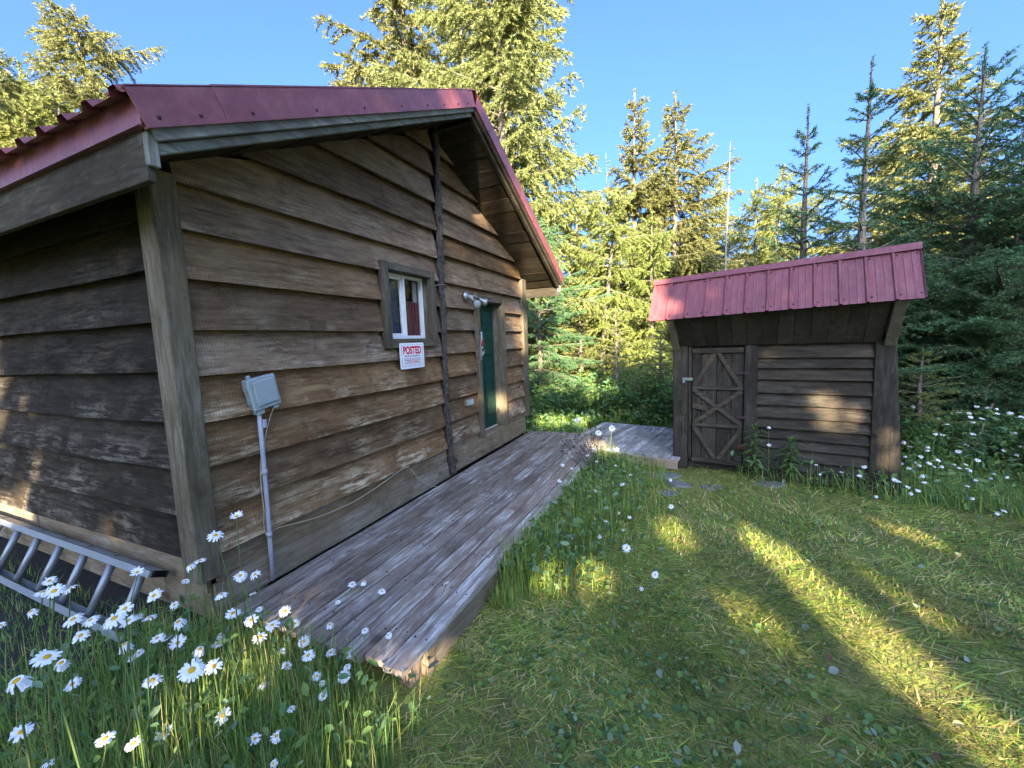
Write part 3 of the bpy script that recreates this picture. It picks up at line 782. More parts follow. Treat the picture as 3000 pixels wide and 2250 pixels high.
# ------------------------------------------------------------------ deck
deck = empty('wooden_deck', (0.8, 2.8, 0), 0, 'long low plank deck with flaking grey and purple paint along the cabin', 'deck')
ND = 10
dxr = lambda y: 1.553 + 0.019*max(0, y)
rr = random.Random(9)
for k in range(ND):
    ys, ye = -0.02+rr.uniform(-0.025, 0.02), 5.585+rr.uniform(-0.01, 0.01)
    segs = [ys, ye] if k not in (2, 5, 8) else [ys, {2: 3.1, 5: 2.2, 8: 3.9}[k], ye]
    if k == 9: segs[0] = -0.025
    if k < 2: segs[0] = -0.03 + 0.0*k
    for a, b in zip(segs[:-1], segs[1:]):
        mb = MB(); N_ = max(4, int((b-a)/0.4)); ph = rr.uniform(0, 6)
        yy = [a+0.003+(b-a-0.006)*i/N_ for i in range(N_+1)]
        x0 = lambda y: 0.105 + (dxr(y)-0.105)*k/ND + 0.006
        x1 = lambda y: 0.105 + (dxr(y)-0.105)*(k+1)/ND - 0.006
        zz = lambda y: 0.2 + 0.002*math.sin(y*2+ph)
        dz = rr.uniform(-0.004, 0.004)
        for p, q in zip(yy[:-1], yy[1:]):
            mb.hexa([(x0(p), p, 0.162), (x1(p), p, 0.162), (x1(q), q, 0.162), (x0(q), q, 0.162), (x0(p), p, zz(p)+dz), (x1(p), p, zz(p)-dz), (x1(q), q, zz(q)-dz), (x0(q), q, zz(q)+dz)])
        mb.build('deck_plank', wood('deck', 'Y'), deck)
mb = MB(); rr2 = random.Random(19)
for k in range(ND):
    for j in range(12):
        y = 0.22+j*0.475+rr2.uniform(-0.02, 0.02)
        for f in (0.2, 0.8):
            x = 0.105+(dxr(y)-0.105)*(k+f+rr2.uniform(-0.05, 0.05))/ND
            mb.lathe((x, y, 0.1985), (0, 0, 1), [(0, 0.0065), (0.0045, 0.006)], 6)
o = mb.build('deck_screws', SCREW, deck); o['kind'] = 'stuff'
MB().hexa([(dxr(0.2)-0.055, 0.2, -0.03), (dxr(0.2)-0.012, 0.2, -0.03), (dxr(5.5)-0.012, 5.5, -0.03), (dxr(5.5)-0.055, 5.5, -0.03), (dxr(0.2)-0.055, 0.2, 0.160), (dxr(0.2)-0.012, 0.2, 0.160), (dxr(5.5)-0.012, 5.5, 0.160), (dxr(5.5)-0.055, 5.5, 0.160)]).build('rim_joist', wood('skirt', 'Y'), deck, 0.004)
MB().box(0.11, dxr(0.2)-0.057, 0.2, 0.24, -0.03, 0.160).build('header_joist', wood('fresh', 'X'), deck)
MB().box(0.11, 1.60, 5.46, 5.50, -0.03, 0.160).build('header_joist', wood('skirt', 'X'), deck)
for xj in (0.5, 1.0):
    MB().box(xj, xj+0.04, 0.245, 5.45, 0.0, 0.158).build('joist', wood('skirt', 'Y'), deck)
MB().box(dxr(0.2)-0.14, dxr(0.2)-0.058, 0.10, 0.196, -0.03, 0.158).build('support_block', wood('fresh', 'Z'), deck, 0.005)
MB().box(0.15, 0.50, 0.02, 0.12, -0.02, 0.10).build('support_block', wood('skirt', 'X'), deck, 0.005)

# second platform beyond, turned like the shed
A9 = RAD(-11.0)
plat = empty('wooden_platform', (2.72, 4.50, 0), A9, 'bare grey plank platform between the deck and the shed', 'platform')
for k in range(15):
    x1 = 0.02 - k*0.1285; y0 = 0.02 + (0.0 if x1 > -1.26 else 0.80) + rr.uniform(-0.008, 0.008); y1 = 2.02 + rr.uniform(-0.01, 0.01)
    mb = MB(); dz = rr.uniform(-0.003, 0.003)
    mb.box(x1-0.119, x1, y0, y1, 0.130, 0.168+dz)
    mb.build('platform_plank', wood('greydeck', 'Y'), plat, 0.002)
MB().box(-1.12, 0.02, -0.03, 0.012, 0.02, 0.150).build('rim_joist', wood('fresh', 'X'), plat, 0.004)
MB().box(-1.85, 0.02, 1.98, 2.02, 0.0, 0.128).build('rim_joist', wood('skirt', 'X'), plat)

# ------------------------------------------------------------------ shed (own axes: x along its front, y into it)
shed = empty('storage_shed', (2.67, 4.66, 0), RAD(-9.0), 'small dark plank storage shed with steep red ribbed metal roof', 'shed')
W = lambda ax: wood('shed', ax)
MB().box(0.0, 0.19, -0.01, 0.16, 0.0, 1.76).build('post', W('Z'), shed, 0.008)
MB().box(0.197, 0.238, 0.02, 0.10, 0.14, 1.745).build('jamb_board', W('Z'), shed, 0.004)
MB().box(0.885, 1.03, -0.005, 0.05, 0.1, 1.745).build('trim_board', W('Z'), shed, 0.005)
MB().box(2.165, 2.335, -0.01, 0.16, 0.0, 1.76).build('post', W('Z'), shed, 0.008)
MB().hexa([(2.337, 0.0, 0.0), (2.47, 0.02, 0.0), (2.47, 0.12, 0.0), (2.337, 0.13, 0.0), (2.337, 0.0, 1.73), (2.352, 0.02, 1.73), (2.352, 0.10, 1.73), (2.337, 0.13, 1.73)]).build('slab_edge', W('Z'), shed, 0.006)
smap2 = lambda a, o, z: (a, 0.040-o, z)
szs = [0.02, 0.15, 0.285, 0.42, 0.55, 0.685, 0.82, 0.975, 1.135, 1.305, 1.45, 1.58]
for k, zb in enumerate(szs):
    zt = szs[k+1]+0.025 if k+1 < len(szs) else 1.745
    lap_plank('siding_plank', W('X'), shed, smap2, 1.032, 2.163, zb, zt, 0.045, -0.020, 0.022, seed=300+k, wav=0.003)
MB().box(0.05, 2.30, 0.10, 0.13, 0.02, 1.75).box(0.05, 0.09, 0.13, 1.9, 0.02, 1.9).box(2.28, 2.32, 0.13, 1.9, 0.02, 1.9).box(0.05, 2.32, 1.87, 1.9, 0.02, 1.9).build('wall', W('Z'), shed)
# door of upright planks with battens and braces
sd = MB().box(0.252, 0.872, 0.045, 0.060, 0.165, 1.715).build('door', W('Z'), shed)
dxs = [0.250, 0.372, 0.556, 0.735, 0.874]
for a, b in zip(dxs[:-1], dxs[1:]):
    MB().box(a+0.003, b-0.003, 0.022, 0.045, 0.15+random.uniform(-0.01, 0.01), 1.72).build('plank', W('Z'), sd, 0.003)
def brace(a, b, w=0.052, y=0.012):
    MB().bar((a[0], y-0.006, a[1]), (b[0], y-0.006, b[1]), w, 0.026, (0, 1, 0)).build('brace', wood('brace', 'X'), sd)
def batten(z0, z1, x0=0.252, x1=0.872):
    MB().box(x0, x1, -0.014, 0.021, z0, z1).build('batten', wood('brace', 'X'), sd, 0.003)
batten(1.655, 1.718); batten(1.155, 1.20); batten(0.638, 0.685); batten(0.13, 0.185)
brace((0.545, 1.66), (0.275, 1.205)); brace((0.575, 1.66), (0.845, 1.205))
brace((0.268, 1.15), (0.855, 0.69), y=0.0125); brace((0.855, 1.15), (0.285, 0.69), y=-0.011)
brace((0.27, 0.635), (0.545, 0.188)); brace((0.855, 0.635), (0.58, 0.188))
MB().bar((0.26, -0.004, 0.925), (0.45, -0.004, 0.885), 0.06, 0.018, (0, 1, 0)).build('turn_button', wood('brace', 'X'), sd)
MB().box(0.105, 0.150, -0.032, -0.011, 0.79, 1.0).build('door_stop', W('Z'), shed, 0.003)
hs_ = MB().box(0.125, 0.262, -0.022, -0.0105, 1.275, 1.315).build('hasp', plain('green_steel', (0.22, 0.27, 0.22), 0.5, 0.3), shed, 0.002)
MB().box(0.130, 0.162, -0.045, -0.023, 1.24, 1.28).build('padlock', STEEL, hs_, 0.004)
MB().box(0.80, 0.93, -0.014, -0.006, 1.37, 1.40).build('hinge', SCREW, shed); MB().box(0.80, 0.93, -0.014, -0.006, 0.78, 0.81).build('hinge', SCREW, shed)
MB().box(0.80, 0.93, -0.016, -0.006, 0.36, 0.43).build('hinge', plain('rusty_iron', (0.07, 0.025, 0.015), 0.9, var=0.4, scale=40), shed)
# boarded underside of the overhang, leaning out from the wall head
zs_l = lambda x: 2.125 + 0.027*x
nb = 13
for k in range(nb):
    x0 = 0.10 + k*(2.12/nb); x1 = x0 + 2.12/nb - 0.007
    MB().hexa([(x0, -0.014, 1.752), (x1, -0.014, 1.752), (x1, 0.008, 1.75), (x0, 0.008, 1.75), (x0, -0.415, zs_l(x0)-0.005), (x1, -0.415, zs_l(x1)-0.005), (x1, -0.40, zs_l(x1)+0.02), (x0, -0.40, zs_l(x0)+0.02)]).build('soffit_plank', W('Z'), shed)
for x0, x1 in ((0.0, 0.085), (2.235, 2.335)):
    MB().hexa([(x0, -0.018, 1.70), (x1, -0.018, 1.70), (x1, 0.02, 1.70), (x0, 0.02, 1.70), (x0, -0.47, zs_l(x0)), (x1, -0.47, zs_l(x1)), (x1, -0.20, zs_l(x1)+0.12), (x0, -0.20, zs_l(x0)+0.12)]).build('knee_brace', wood('trim', 'Z'), shed, 0.004)
# steep ribbed roof front
xe0, xe1 = -0.215, 2.455
def rp(x, t, h):      # t 0 eave .. 1 ridge
    ze = 2.108 + 0.0275*(x-xe0); zt = 2.645 + 0.036*(x-xe0)
    y = -0.50 + 0.36*t; z = ze + (zt-ze)*t
    return (x, y - 0.83*h, z + 0.55*h)
nr = 12; wx = (xe1-xe0)/nr; prof = []
for k in range(nr):
    x = xe0 + k*wx
    prof += [(x, 0.02), (x+wx*0.06, 0.02), (x+wx*0.11, 0.0), (x+wx*0.35, 0.0), (x+wx*0.38, 0.004), (x+wx*0.42, 0.0), (x+wx*0.64, 0.0), (x+wx*0.67, 0.004), (x+wx*0.71, 0.0), (x+wx*0.94, 0.0), (x+wx*0.99, 0.02)]
prof.append((xe1, 0.02)); n = len(prof)
mb = MB(); mb.add([rp(x, t, h) for t in (0, 1) for x, h in prof], [(i, i+1, n+i+1, n+i) for i in range(n-1)])
sroof = mb.build('roof_sheet', RED, shed)
MB().hexa([rp(xe0, 0.02, -0.03), rp(xe1, 0.02, -0.03), rp(xe1, 0.98, -0.03), rp(xe0, 0.98, -0.03), rp(xe0, 0.02, -0.004), rp(xe1, 0.02, -0.004), rp(xe1, 0.98, -0.004), rp(xe0, 0.98, -0.004)]).build('roof_sheathing', wood('soffit', 'X'), sroof)
mb = MB()
mb.hexa([rp(xe0-0.01, 0.90, 0.022), rp(xe1+0.01, 0.90, 0.022), rp(xe1+0.01, 1.02, 0.024), rp(xe0-0.01, 1.02, 0.024), rp(xe0-0.01, 0.90, 0.028), rp(xe1+0.01, 0.90, 0.028), rp(xe1+0.01, 1.03, 0.030), rp(xe0-0.01, 1.03, 0.030)])
mb.build('ridge_cap', RED, shed)
zl, zh = rp(xe0, 1.02, 0.02), rp(xe1, 1.02, 0.02)
MB().hexa([(xe0, zl[1], zl[2]-0.02), (xe1, zh[1], zh[2]-0.02), (xe1, 2.05, 1.95), (xe0, 2.05, 1.88), (xe0, zl[1], zl[2]), (xe1, zh[1], zh[2]), (xe1, 2.05, 1.98), (xe0, 2.05, 1.91)]).build('rear_roof_sheet', RED, shed)
for t in (0.10, 0.86):
    for k in range(nr):
        for q in ((0.17, 0.86) if k % 3 == 2 else (0.17,)):
            x = xe0 + (k+q)*wx; p = Vector(rp(x, t, 0.001))
            MB().lathe(p, (0, -0.83, 0.55), [(0, 0.011), (0.006, 0.009)], 6).build('screw', SCREW, sroof)

# flat stepping stones in front of the shed
def stone(px, py, w, d, rz, label):
    p = on_plane(px, py, 2, 0.0); q = random.Random(int(px))
    ring = [(w*math.cos(a)*q.uniform(0.7, 1.12), d*math.sin(a)*q.uniform(0.7, 1.12)) for a in [2*math.pi*i/11 for i in range(11)]]
    c, s = math.cos(rz), math.sin(rz); mb = MB()
    vs_ = [(p[0]+c*x*k-s*y*k, p[1]+s*x*k+c*y*k, z) for k, z in ((1.0, -0.06), (1.0, 0.0), (0.86, 0.014)) for x, y in ring]
    mb.add(vs_, [(i+11*l, (i+1) % 11+11*l, (i+1) % 11+11*(l+1), i+11*(l+1)) for l in (0, 1) for i in range(11)]+[tuple(range(22, 33))])
    tag(mb.build('stepping_stone', STONE), label, 'stone', 'stepping stones before the shed door')
stone(1945, 1392, 0.26, 0.16, 0.1, 'flat grey stepping stone at the foot of the left shed post')
stone(1862, 1398, 0.17, 0.16, 0.4, 'flat grey stepping stone nearest the platform edge')
stone(1990, 1418, 0.22, 0.13, -0.2, 'flat grey stepping stone in front of the shed door')
stone(2085, 1428, 0.17, 0.11, 0.2, 'flat grey stepping stone right of the shed door line')
stone(1960, 1445, 0.15, 0.10, 0.0, 'small grey stepping stone nearest the lawn')
stone(2260, 1420, 0.20, 0.12, 0.5, 'grey stepping stone half hidden in weeds right of shed door')

# ------------------------------------------------------------------ conifers
def lkey(P):
    """coordinates across the sunbeams: points with equal values lie on one ray"""
    return P[:, :2] @ S_W, P[:, 2] - TAN*(P[:, :2] @ S_H)
def conifer(seed, H, R, base=0.06, wh=0.0, nw=5, nb=110, tw_gap=0.13, tw_len=0.42, tuft=0.085, tw=0.026, droop=0.25, up=0.45, hang=0.0, tpt=3, irregular=0.25, top_pow=0.8, gap=0.055, lean=0.0):
    """returns trunk (verts, quads) and crown (verts, tris) around the origin"""
    r = np.random.default_rng(seed)
    TV = []; TF = []
    def tube(pts, rad, n=6):
        b = sum(len(x) for x in TV); k = len(pts)
        t = np.gradient(pts, axis=0); t /= np.linalg.norm(t, axis=1)[:, None]+1e-9
        ref = np.array([0.3, 0.2, 0.93]) if abs(t[0, 2]) < 0.8 else np.array([1.0, 0.1, 0])
        s = np.cross(t, ref); s /= np.linalg.norm(s, axis=1)[:, None]+1e-9; u = np.cross(s, t)
        a = np.arange(n)*2*math.pi/n
        ring = pts[:, None, :] + rad[:, None, None]*(s[:, None, :]*np.cos(a)[None, :, None] + u[:, None, :]*np.sin(a)[None, :, None])
        TV.append(ring.reshape(-1, 3))
        i = np.arange(k-1)[:, None]*n; j = np.arange(n)[None, :]
        q = np.stack([i+j, i+(j+1) % n, i+n+(j+1) % n, i+n+j], -1).reshape(-1, 4) + b
        TF.append(q)
    zz = np.linspace(0, H, 14)
    wob = 0.012*H*np.cumsum(r.normal(0, 0.25, (14, 2)), 0)*0.5
    axis_ = np.stack([wob[:, 0]+lean*zz, wob[:, 1], zz-0.15*(zz == 0)], -1)
    r0 = 0.014*H+0.03
    tube(axis_, r0*(1-0.97*zz/H)+0.006, 8)
    A = []; D = []; Ls = []; Upv = []
    hs = base*H + (H*0.985-base*H)*(np.arange(nb)+r.random(nb)*0.8)/nb
    if wh:
        tiers = np.arange(base*H, H*0.97, wh); tiers = tiers + r.normal(0, wh*0.12, len(tiers))
        hs = np.sort((tiers[:, None] + r.normal(0, wh*0.10, (len(tiers), nw))).ravel())
    hs = hs[hs < 0.985*H]
    side_f = 1 + irregular*np.sin(r.random()*6 + np.arange(4)*1.7)
    for i, h in enumerate(hs):
        f = (H-h)/(H*(1-base))
        az = i*2.39996 + r.normal(0, 0.35)
        L = R*(f**top_pow)*(1+irregular*r.normal()*0.8)*(1+irregular*0.6*math.sin(az*1.0+seed)+irregular*0.5*math.sin(h*2.3+seed))
        if f > 0.85: L *= 0.75+0.25*r.random()
        L = max(0.12, min(L, R*1.5))
        el = up*(1-f)**1.0 + 0.25*(1-f) - droop*f + r.normal(0, 0.10)
        n = 7; t = np.linspace(0, 1, n)
        dirh = np.array([math.cos(az), math.sin(az), 0])
        bend = -droop*0.9*t**1.6 + 0.55*droop*np.clip(t-0.6, 0, 1)
        z = L*(np.sin(el)*t + bend*0.6)
        c0 = np.array([np.interp(h, zz, axis_[:, 0]), np.interp(h, zz, axis_[:, 1]), h])
        sidev = np.array([-dirh[1], dirh[0], 0])
        pts = c0 + dirh*(L*t*math.cos(el))[:, None] + np.array([0, 0, 1.0])*z[:, None] + sidev*(r.normal(0, 0.10)*L*t**2)[:, None]
        tube(pts[::2], np.linspace(0.010+0.011*L, 0.004, n)[::2], 4)
        m = max(3, int(L/tw_gap))
        tt = np.clip((np.arange(m)+0.6)/m*0.92+0.10 + r.normal(0, 0.02, m), 0.06, 1.0)
        if L > 1.0: tt = tt[tt > 0.10]
        for sgn in (-1, 1):
            P = np.stack([np.interp(tt, t, pts[:, k]) for k in range(3)], -1)
            ll = tw_len*(0.35+0.9*(1-tt))*np.clip(L/1.1, 0.35, 1.25)*r.uniform(0.65, 1.25, len(tt))
            fw = r.uniform(0.5, 1.1, len(tt))
            dv = dirh*fw[:, None] + sidev*sgn*r.uniform(0.55, 1.0, len(tt))[:, None]
            dv[:, 2] += np.sin(el)*0.6 + r.normal(-0.05, 0.11, len(tt)) - hang*r.uniform(0.4, 1.5, len(tt))
            dv /= np.linalg.norm(dv, axis=1)[:, None]
            A.append(P); D.append(dv); Ls.append(ll)
        A.append(pts[4:7]); D.append(np.repeat((pts[6]-pts[4])[None]/np.linalg.norm(pts[6]-pts[4]), 3, 0)); Ls.append(np.full(3, 0.22*min(1, L)))
    # leader
    A.append(np.array([[axis_[-1, 0], axis_[-1, 1], H*k] for k in (0.93, 0.95, 0.97, 0.985)])); D.append(np.tile([0.0, 0.0, 1.0], (4, 1))); Ls.append(np.full(4, 0.03*H))
    A = np.concatenate(A); D = np.concatenate(D); Ls = np.concatenate(Ls)
    k = np.maximum(2, (Ls/gap).astype(int))
    idx = np.repeat(np.arange(len(A)), k)
    pos = (np.arange(len(idx)) - np.repeat(np.cumsum(k)-k, k) + 0.5)/np.repeat(k, k)
    B = A[idx] + D[idx]*(Ls[idx]*pos)[:, None]
    B[:, 2] -= (0.22+hang*0.5)*Ls[idx]*pos**2
    idx = np.repeat(idx, tpt); B = np.repeat(B, tpt, 0)
    n = len(B)
    dirs = D[idx]*1.0 + r.normal(0, 0.62, (n, 3)); dirs[:, 2] -= hang*0.5
    dirs /= np.linalg.norm(dirs, axis=1)[:, None]
    sd_ = np.cross(dirs, r.normal(0, 1, (n, 3))); sd_ /= np.linalg.norm(sd_, axis=1)[:, None]+1e-9
    ln = tuft*r.uniform(0.7, 1.35, n)[:, None]; w = tw*r.uniform(0.7, 1.3, n)[:, None]
    B = B + r.normal(0, 0.012, (n, 3))
    V = np.stack([B - sd_*w*0.5 - dirs*ln*0.1, B + sd_*w*0.5 - dirs*ln*0.1, B + dirs*ln], 1).reshape(-1, 3)
    Fc = np.arange(n*3).reshape(-1, 3)
    return np.concatenate(TV), np.concatenate(TF), V, Fc
BARK = bark('spruce_bark', (0.05, 0.04, 0.032), (0.22, 0.185, 0.15), 14)
SPR = foliage('spruce_needles', (0.185, 0.200, 0.072), 0.35, 0.42, hue=0.018)
SPRD = foliage('young_spruce_needles', (0.075, 0.140, 0.060), 0.35, 0.26, hue=0.014)
HEM = foliage('hemlock_needles', (0.195, 0.215, 0.062), 0.35, 0.44, hue=0.02)
TREES = {}
def variant(key, fol, **kw):
    tv, tf, cv_, cf = conifer(**kw)
    TREES[key] = (np_mesh('trunk', tv, tf, BARK, smooth=True), np_mesh('crown', cv_, cf, fol), kw['H'], kw['R'])
variant('full_a', SPR, seed=11, H=10, R=2.4, wh=0.37, nw=6, hang=0.32, droop=0.24, tpt=4, tuft=0.09, tw=0.036, tw_len=0.5, gap=0.042, irregular=0.28)
variant('full_b', SPR, seed=12, H=10, R=2.5, wh=0.42, nw=6, hang=0.38, droop=0.30, tpt=4, tuft=0.09, tw=0.036, tw_len=0.55, gap=0.042, irregular=0.34)
variant('hem_a', HEM, seed=21, H=10, R=2.8, wh=0.44, nw=5, hang=0.42, droop=0.34, irregular=0.5, tw_len=0.55, tpt=4, tuft=0.09, tw=0.036, gap=0.042, top_pow=0.65)
variant('hem_b', HEM, seed=22, H=10, R=2.6, wh=0.46, nw=5, hang=0.40, droop=0.26, irregular=0.55, base=0.30, tpt=4, tuft=0.09, tw=0.036, tw_len=0.55, gap=0.042, top_pow=0.6)
variant('big', SPR, seed=31, H=16, R=3.7, wh=0.50, nw=6, hang=0.50, droop=0.26, irregular=0.42, tw_gap=0.15, tw_len=0.72, top_pow=0.5, tpt=4, tuft=0.105, tw=0.040, gap=0.05)
variant('open_a', SPRD, seed=41, H=7, R=1.9, wh=0.40, nw=5, hang=0.0, droop=0.06, up=0.55, tw_gap=0.17, tw_len=0.34, irregular=0.2, top_pow=0.95, tuft=0.05, tw=0.018, gap=0.032, tpt=4)
variant('open_b', SPRD, seed=42, H=7, R=2.3, wh=0.36, nw=5, hang=0.0, droop=0.08, up=0.6, tw_gap=0.13, tw_len=0.46, irregular=0.25, top_pow=0.75, tuft=0.055, tw=0.019, gap=0.036, tpt=4)
variant('dense', SPRD, seed=43, H=7, R=2.7, wh=0.30, nw=6, hang=0.06, droop=0.20, up=0.5, tw_gap=0.13, tw_len=0.5, irregular=0.3, top_pow=0.65, tuft=0.065, tw=0.022, gap=0.042, tpt=3)
variant('small', HEM, seed=51, H=3, R=1.0, wh=0.16, nw=5, hang=0.05, droop=0.18, tw_gap=0.09, tw_len=0.28, irregular=0.3, tuft=0.045, tw=0.015, gap=0.035, tpt=3, base=0.03)
def tree(key, name, label, top_px, dist, width=1.0, rz=0.0, group=None, cat='tree', tilt=0.0, base_px=None):
    tm, cm, H0, R0 = TREES[key]
    T = at_dist(top_px[0], top_px[1], dist)
    bx_ = T[:2] if base_px is None else at_dist(base_px, 1150, dist)[:2]
    h = T[2] + 0.05
    o = empty(name, (bx_[0], bx_[1], -0.05), 0, label, cat, group)
    o.rotation_euler = (0, 0, rz)
    if base_px is not None:
        v = Vector((T[0]-bx_[0], T[1]-bx_[1], h)); o.rotation_euler = (v.to_track_quat('Z', 'Y') @ Matrix.Rotation(rz, 3, 'Z').to_quaternion()).to_euler()
    s = h/H0; o.scale = (s*width, s*width, s)
    for nm, me in (('trunk', tm), ('crown', cm)):
        c = bpy.data.objects.new(nm, me); COL.objects.link(c); c.parent = o
    return o
tree('big', 'spruce_tree', 'very tall old spruce with drooping boughs rising behind the cabin ridge', (1430, -420), 13.0, 1.0, 0.3)
tree('full_a', 'spruce_tree', 'pale sunlit spruce showing left of the tallest one above the red roof', (1150, -330), 17.0, 0.92, 1.4)
tree('hem_b', 'spruce_tree', 'sunlit spruce crown between the tallest tree and the cabin ridge', (1330, -120), 20.0, 1.1, 2.0)
tree('big', 'spruce_tree', 'sunlit pointed spruce over the left eave of the cabin', (212, 25), 16.0, 0.95, 0.9)
tree('big', 'spruce_tree', 'sunlit spruce cut by the left picture edge above the roof', (-70, 130), 15.0, 1.0, 2.9)
tree('hem_a', 'spruce_tree', 'shorter sunlit spruce low over the left eave', (70, 330), 13.0, 1.3, 4.2)
tree('full_b', 'spruce_tree', 'sunlit spruce left of the pointed one over the left eave', (60, 190), 17.0, 1.15, 3.1)
tree('hem_a', 'spruce_tree', 'broad sunlit spruce directly behind the left eave ribs', (150, 235), 14.0, 1.1, 4.9)
tree('full_a', 'spruce_tree', 'low sunlit spruce right of the pointed one over the left eave', (300, 300), 19.0, 1.2, 5.5)
tree('full_a', 'spruce_tree', 'slender sunlit spruce, left of the two tallest above the platform', (1862, 262), 17.5, 0.95, 3.3)
tree('full_b', 'spruce_tree', 'slender sunlit spruce, right of the two tallest above the platform', (1975, 272), 18.0, 1.05, 5.0)
tree('hem_a', 'spruce_tree', 'bushy sunlit hemlock between the old spruce and the slender pair', (1690, 560), 16.0, 1.15, 0.5)
tree('hem_b', 'spruce_tree', 'sunlit hemlock with a pale leaning trunk behind the platform', (1815, 540), 13.5, 1.0, 2.2, base_px=1752)
tree('hem_a', 'spruce_tree', 'sunlit hemlock filling the gap left of the shed roof', (1905, 620), 14.5, 1.05, 3.9)
tree('full_b', 'spruce_tree', 'sunlit spruce behind the left end of the shed roof', (2035, 560), 19.0, 0.9, 1.1)
tree('full_a', 'spruce_tree', 'thin sunlit spruce just left of the dead white trunk', (2105, 512), 22.0, 0.7, 1.9)
tree('hem_a', 'spruce_tree', 'sunlit spruce left of the bent-topped one behind the shed', (2215, 525), 20.0, 0.9, 5.6)
tree('hem_b', 'spruce_tree', 'sunlit spruce with a bent ragged top behind the shed', (2285, 492), 17.5, 0.75, 0.2, base_px=2255)
tree('open_a', 'young_spruce', 'dark young spruce with open whorls, nearer the middle of shed roof', (2367, 310), 9.2, 1.05, 0.4, base_px=2340)
tree('open_a', 'young_spruce', 'taller dark young spruce with bare leader above the right shed roof', (2546, 178), 8.8, 1.05, 2.6, base_px=2490)
tree('full_a', 'spruce_tree', 'tall sunlit cone-shaped spruce rising at the right of the shed', (2752, 0), 19.0, 1.15, 0.0)
tree('open_b', 'young_spruce', 'tall dark spruce with long upswept boughs at the right', (2880, 140), 9.6, 1.05, 1.3)
tree('open_b', 'young_spruce', 'dark upswept spruce at the right picture edge', (3085, 150), 9.9, 1.1, 3.6)
tree('dense', 'young_spruce', 'dense dark spruce right behind the shed corner', (2740, 520), 9.7, 1.0, 0.7)
tree('dense', 'young_spruce', 'dense dark spruce low at the right picture edge', (2990, 500), 9.6, 1.1, 2.2)
tree('dense', 'young_spruce', 'dense dark spruce between shed corner and picture edge', (2860, 720), 9.2, 1.0, 4.4)
tree('dense', 'young_spruce', 'dark spruce against the far corner of the cabin', (1568, 640), 10.8, 0.85, 5.1)
tree('small', 'spruce_sapling', 'dark bushy spruce sapling in front of the leaning trunk', (1805, 900), 11.0, 1.15, 0.6)
tree('small', 'spruce_sapling', 'bright green sapling in sun left of the leaning trunk', (1700, 905), 12.5, 1.3, 1.6)
tree('small', 'spruce_sapling', 'spruce sapling close against the left shed wall', (1935, 960), 9.5, 1.2, 2.6)
tree('small', 'spruce_sapling', 'low spruce sapling right of the shed post in the meadow', (2700, 1020), 8.0, 1.3, 3.6)
for i, (x, y, d, w, k) in enumerate(((1560, 560, 22, 1.1, 'hem_a'), (1760, 720, 24, 1.2, 'full_b'), (1900, 740, 26, 1.2, 'hem_b'), (2060, 690, 27, 1.2, 'full_a'), (2180, 700, 25, 1.2, 'hem_a'), (2330, 690, 24, 1.2, 'full_b'),
                                     (2440, 640, 23, 1.2, 'full_a'), (2560, 600, 24, 1.2, 'hem_a'), (2660, 560, 21, 1.2, 'full_b'), (2890, 480, 20, 1.2, 'hem_b'), (3060, 420, 19, 1.2, 'full_a'), (2480, 800, 13, 1.2, 'dense'), (2610, 760, 12, 1.1, 'dense'),
                                     (1640, 800, 19, 1.3, 'hem_b'), (3300, 300, 12, 1.2, 'dense'), (-200, 200, 19, 1.1, 'full_b'), (1500, 600, 26, 1.2, 'full_a'), (1990, 850, 17, 1.4, 'hem_a'))):
    lb_ = 'forest spruce far behind, left of the old tall one' if x < 0 else 'sunlit forest spruce in the gap just right of the cabin eave' if x < 1700 else 'sunlit forest spruce between cabin and shed, behind the slender pair' if x < 2020 else 'forest spruce low behind the shed ridge' if x < 2500 else 'forest spruce behind the dark young spruces at the right'
    tree(k, 'spruce_tree', lb_, (x, y), d, w, i*1.7, 'forest trees behind the clearing')
# dead trunks
def snag(label, top, bot, dist, r0):
    T = at_dist(top[0], top[1], dist); B = at_dist(bot[0], bot[1], dist); B[2] = -0.05
    o = empty('dead_tree', tuple(B), 0, label, 'dead tree')
    q = random.Random(int(top[0])); n = 12
    pts = [tuple(B+(T-B)*i/n+np.array([q.uniform(-.03, .03), q.uniform(-.03, .03), 0])) for i in range(n+1)]
    SN = bark('bleached_wood', (0.10, 0.09, 0.075), (0.22, 0.20, 0.17), 10)
    MB().tube(pts, [r0*(1-0.85*i/n) for i in range(n+1)], 8).build('trunk', SN, o)
    for i in range(26):
        mb = MB(); f = q.uniform(0.45, 0.97); p = Vector(tuple(B+(T-B)*f)); a = q.uniform(0, 6.3); l = q.uniform(0.2, 0.75)*(1.2-f)*1.4
        e = p+Vector((math.cos(a)*l, math.sin(a)*l, q.uniform(-0.15, 0.1)*l))
        mb.tube([p, (p+e)/2+Vector((0, 0, 0.04)), e], [0.014, 0.01, 0.004], 4)
        mb.build('dead_branch', SN, o)
snag('bare bleached dead tree trunk standing behind the shed', (2141, 412), (2112, 820), 16.0, 0.07)
snag('thin bare dead treetop right of the old spruce', (1776, 442), (1765, 900), 17.0, 0.032)

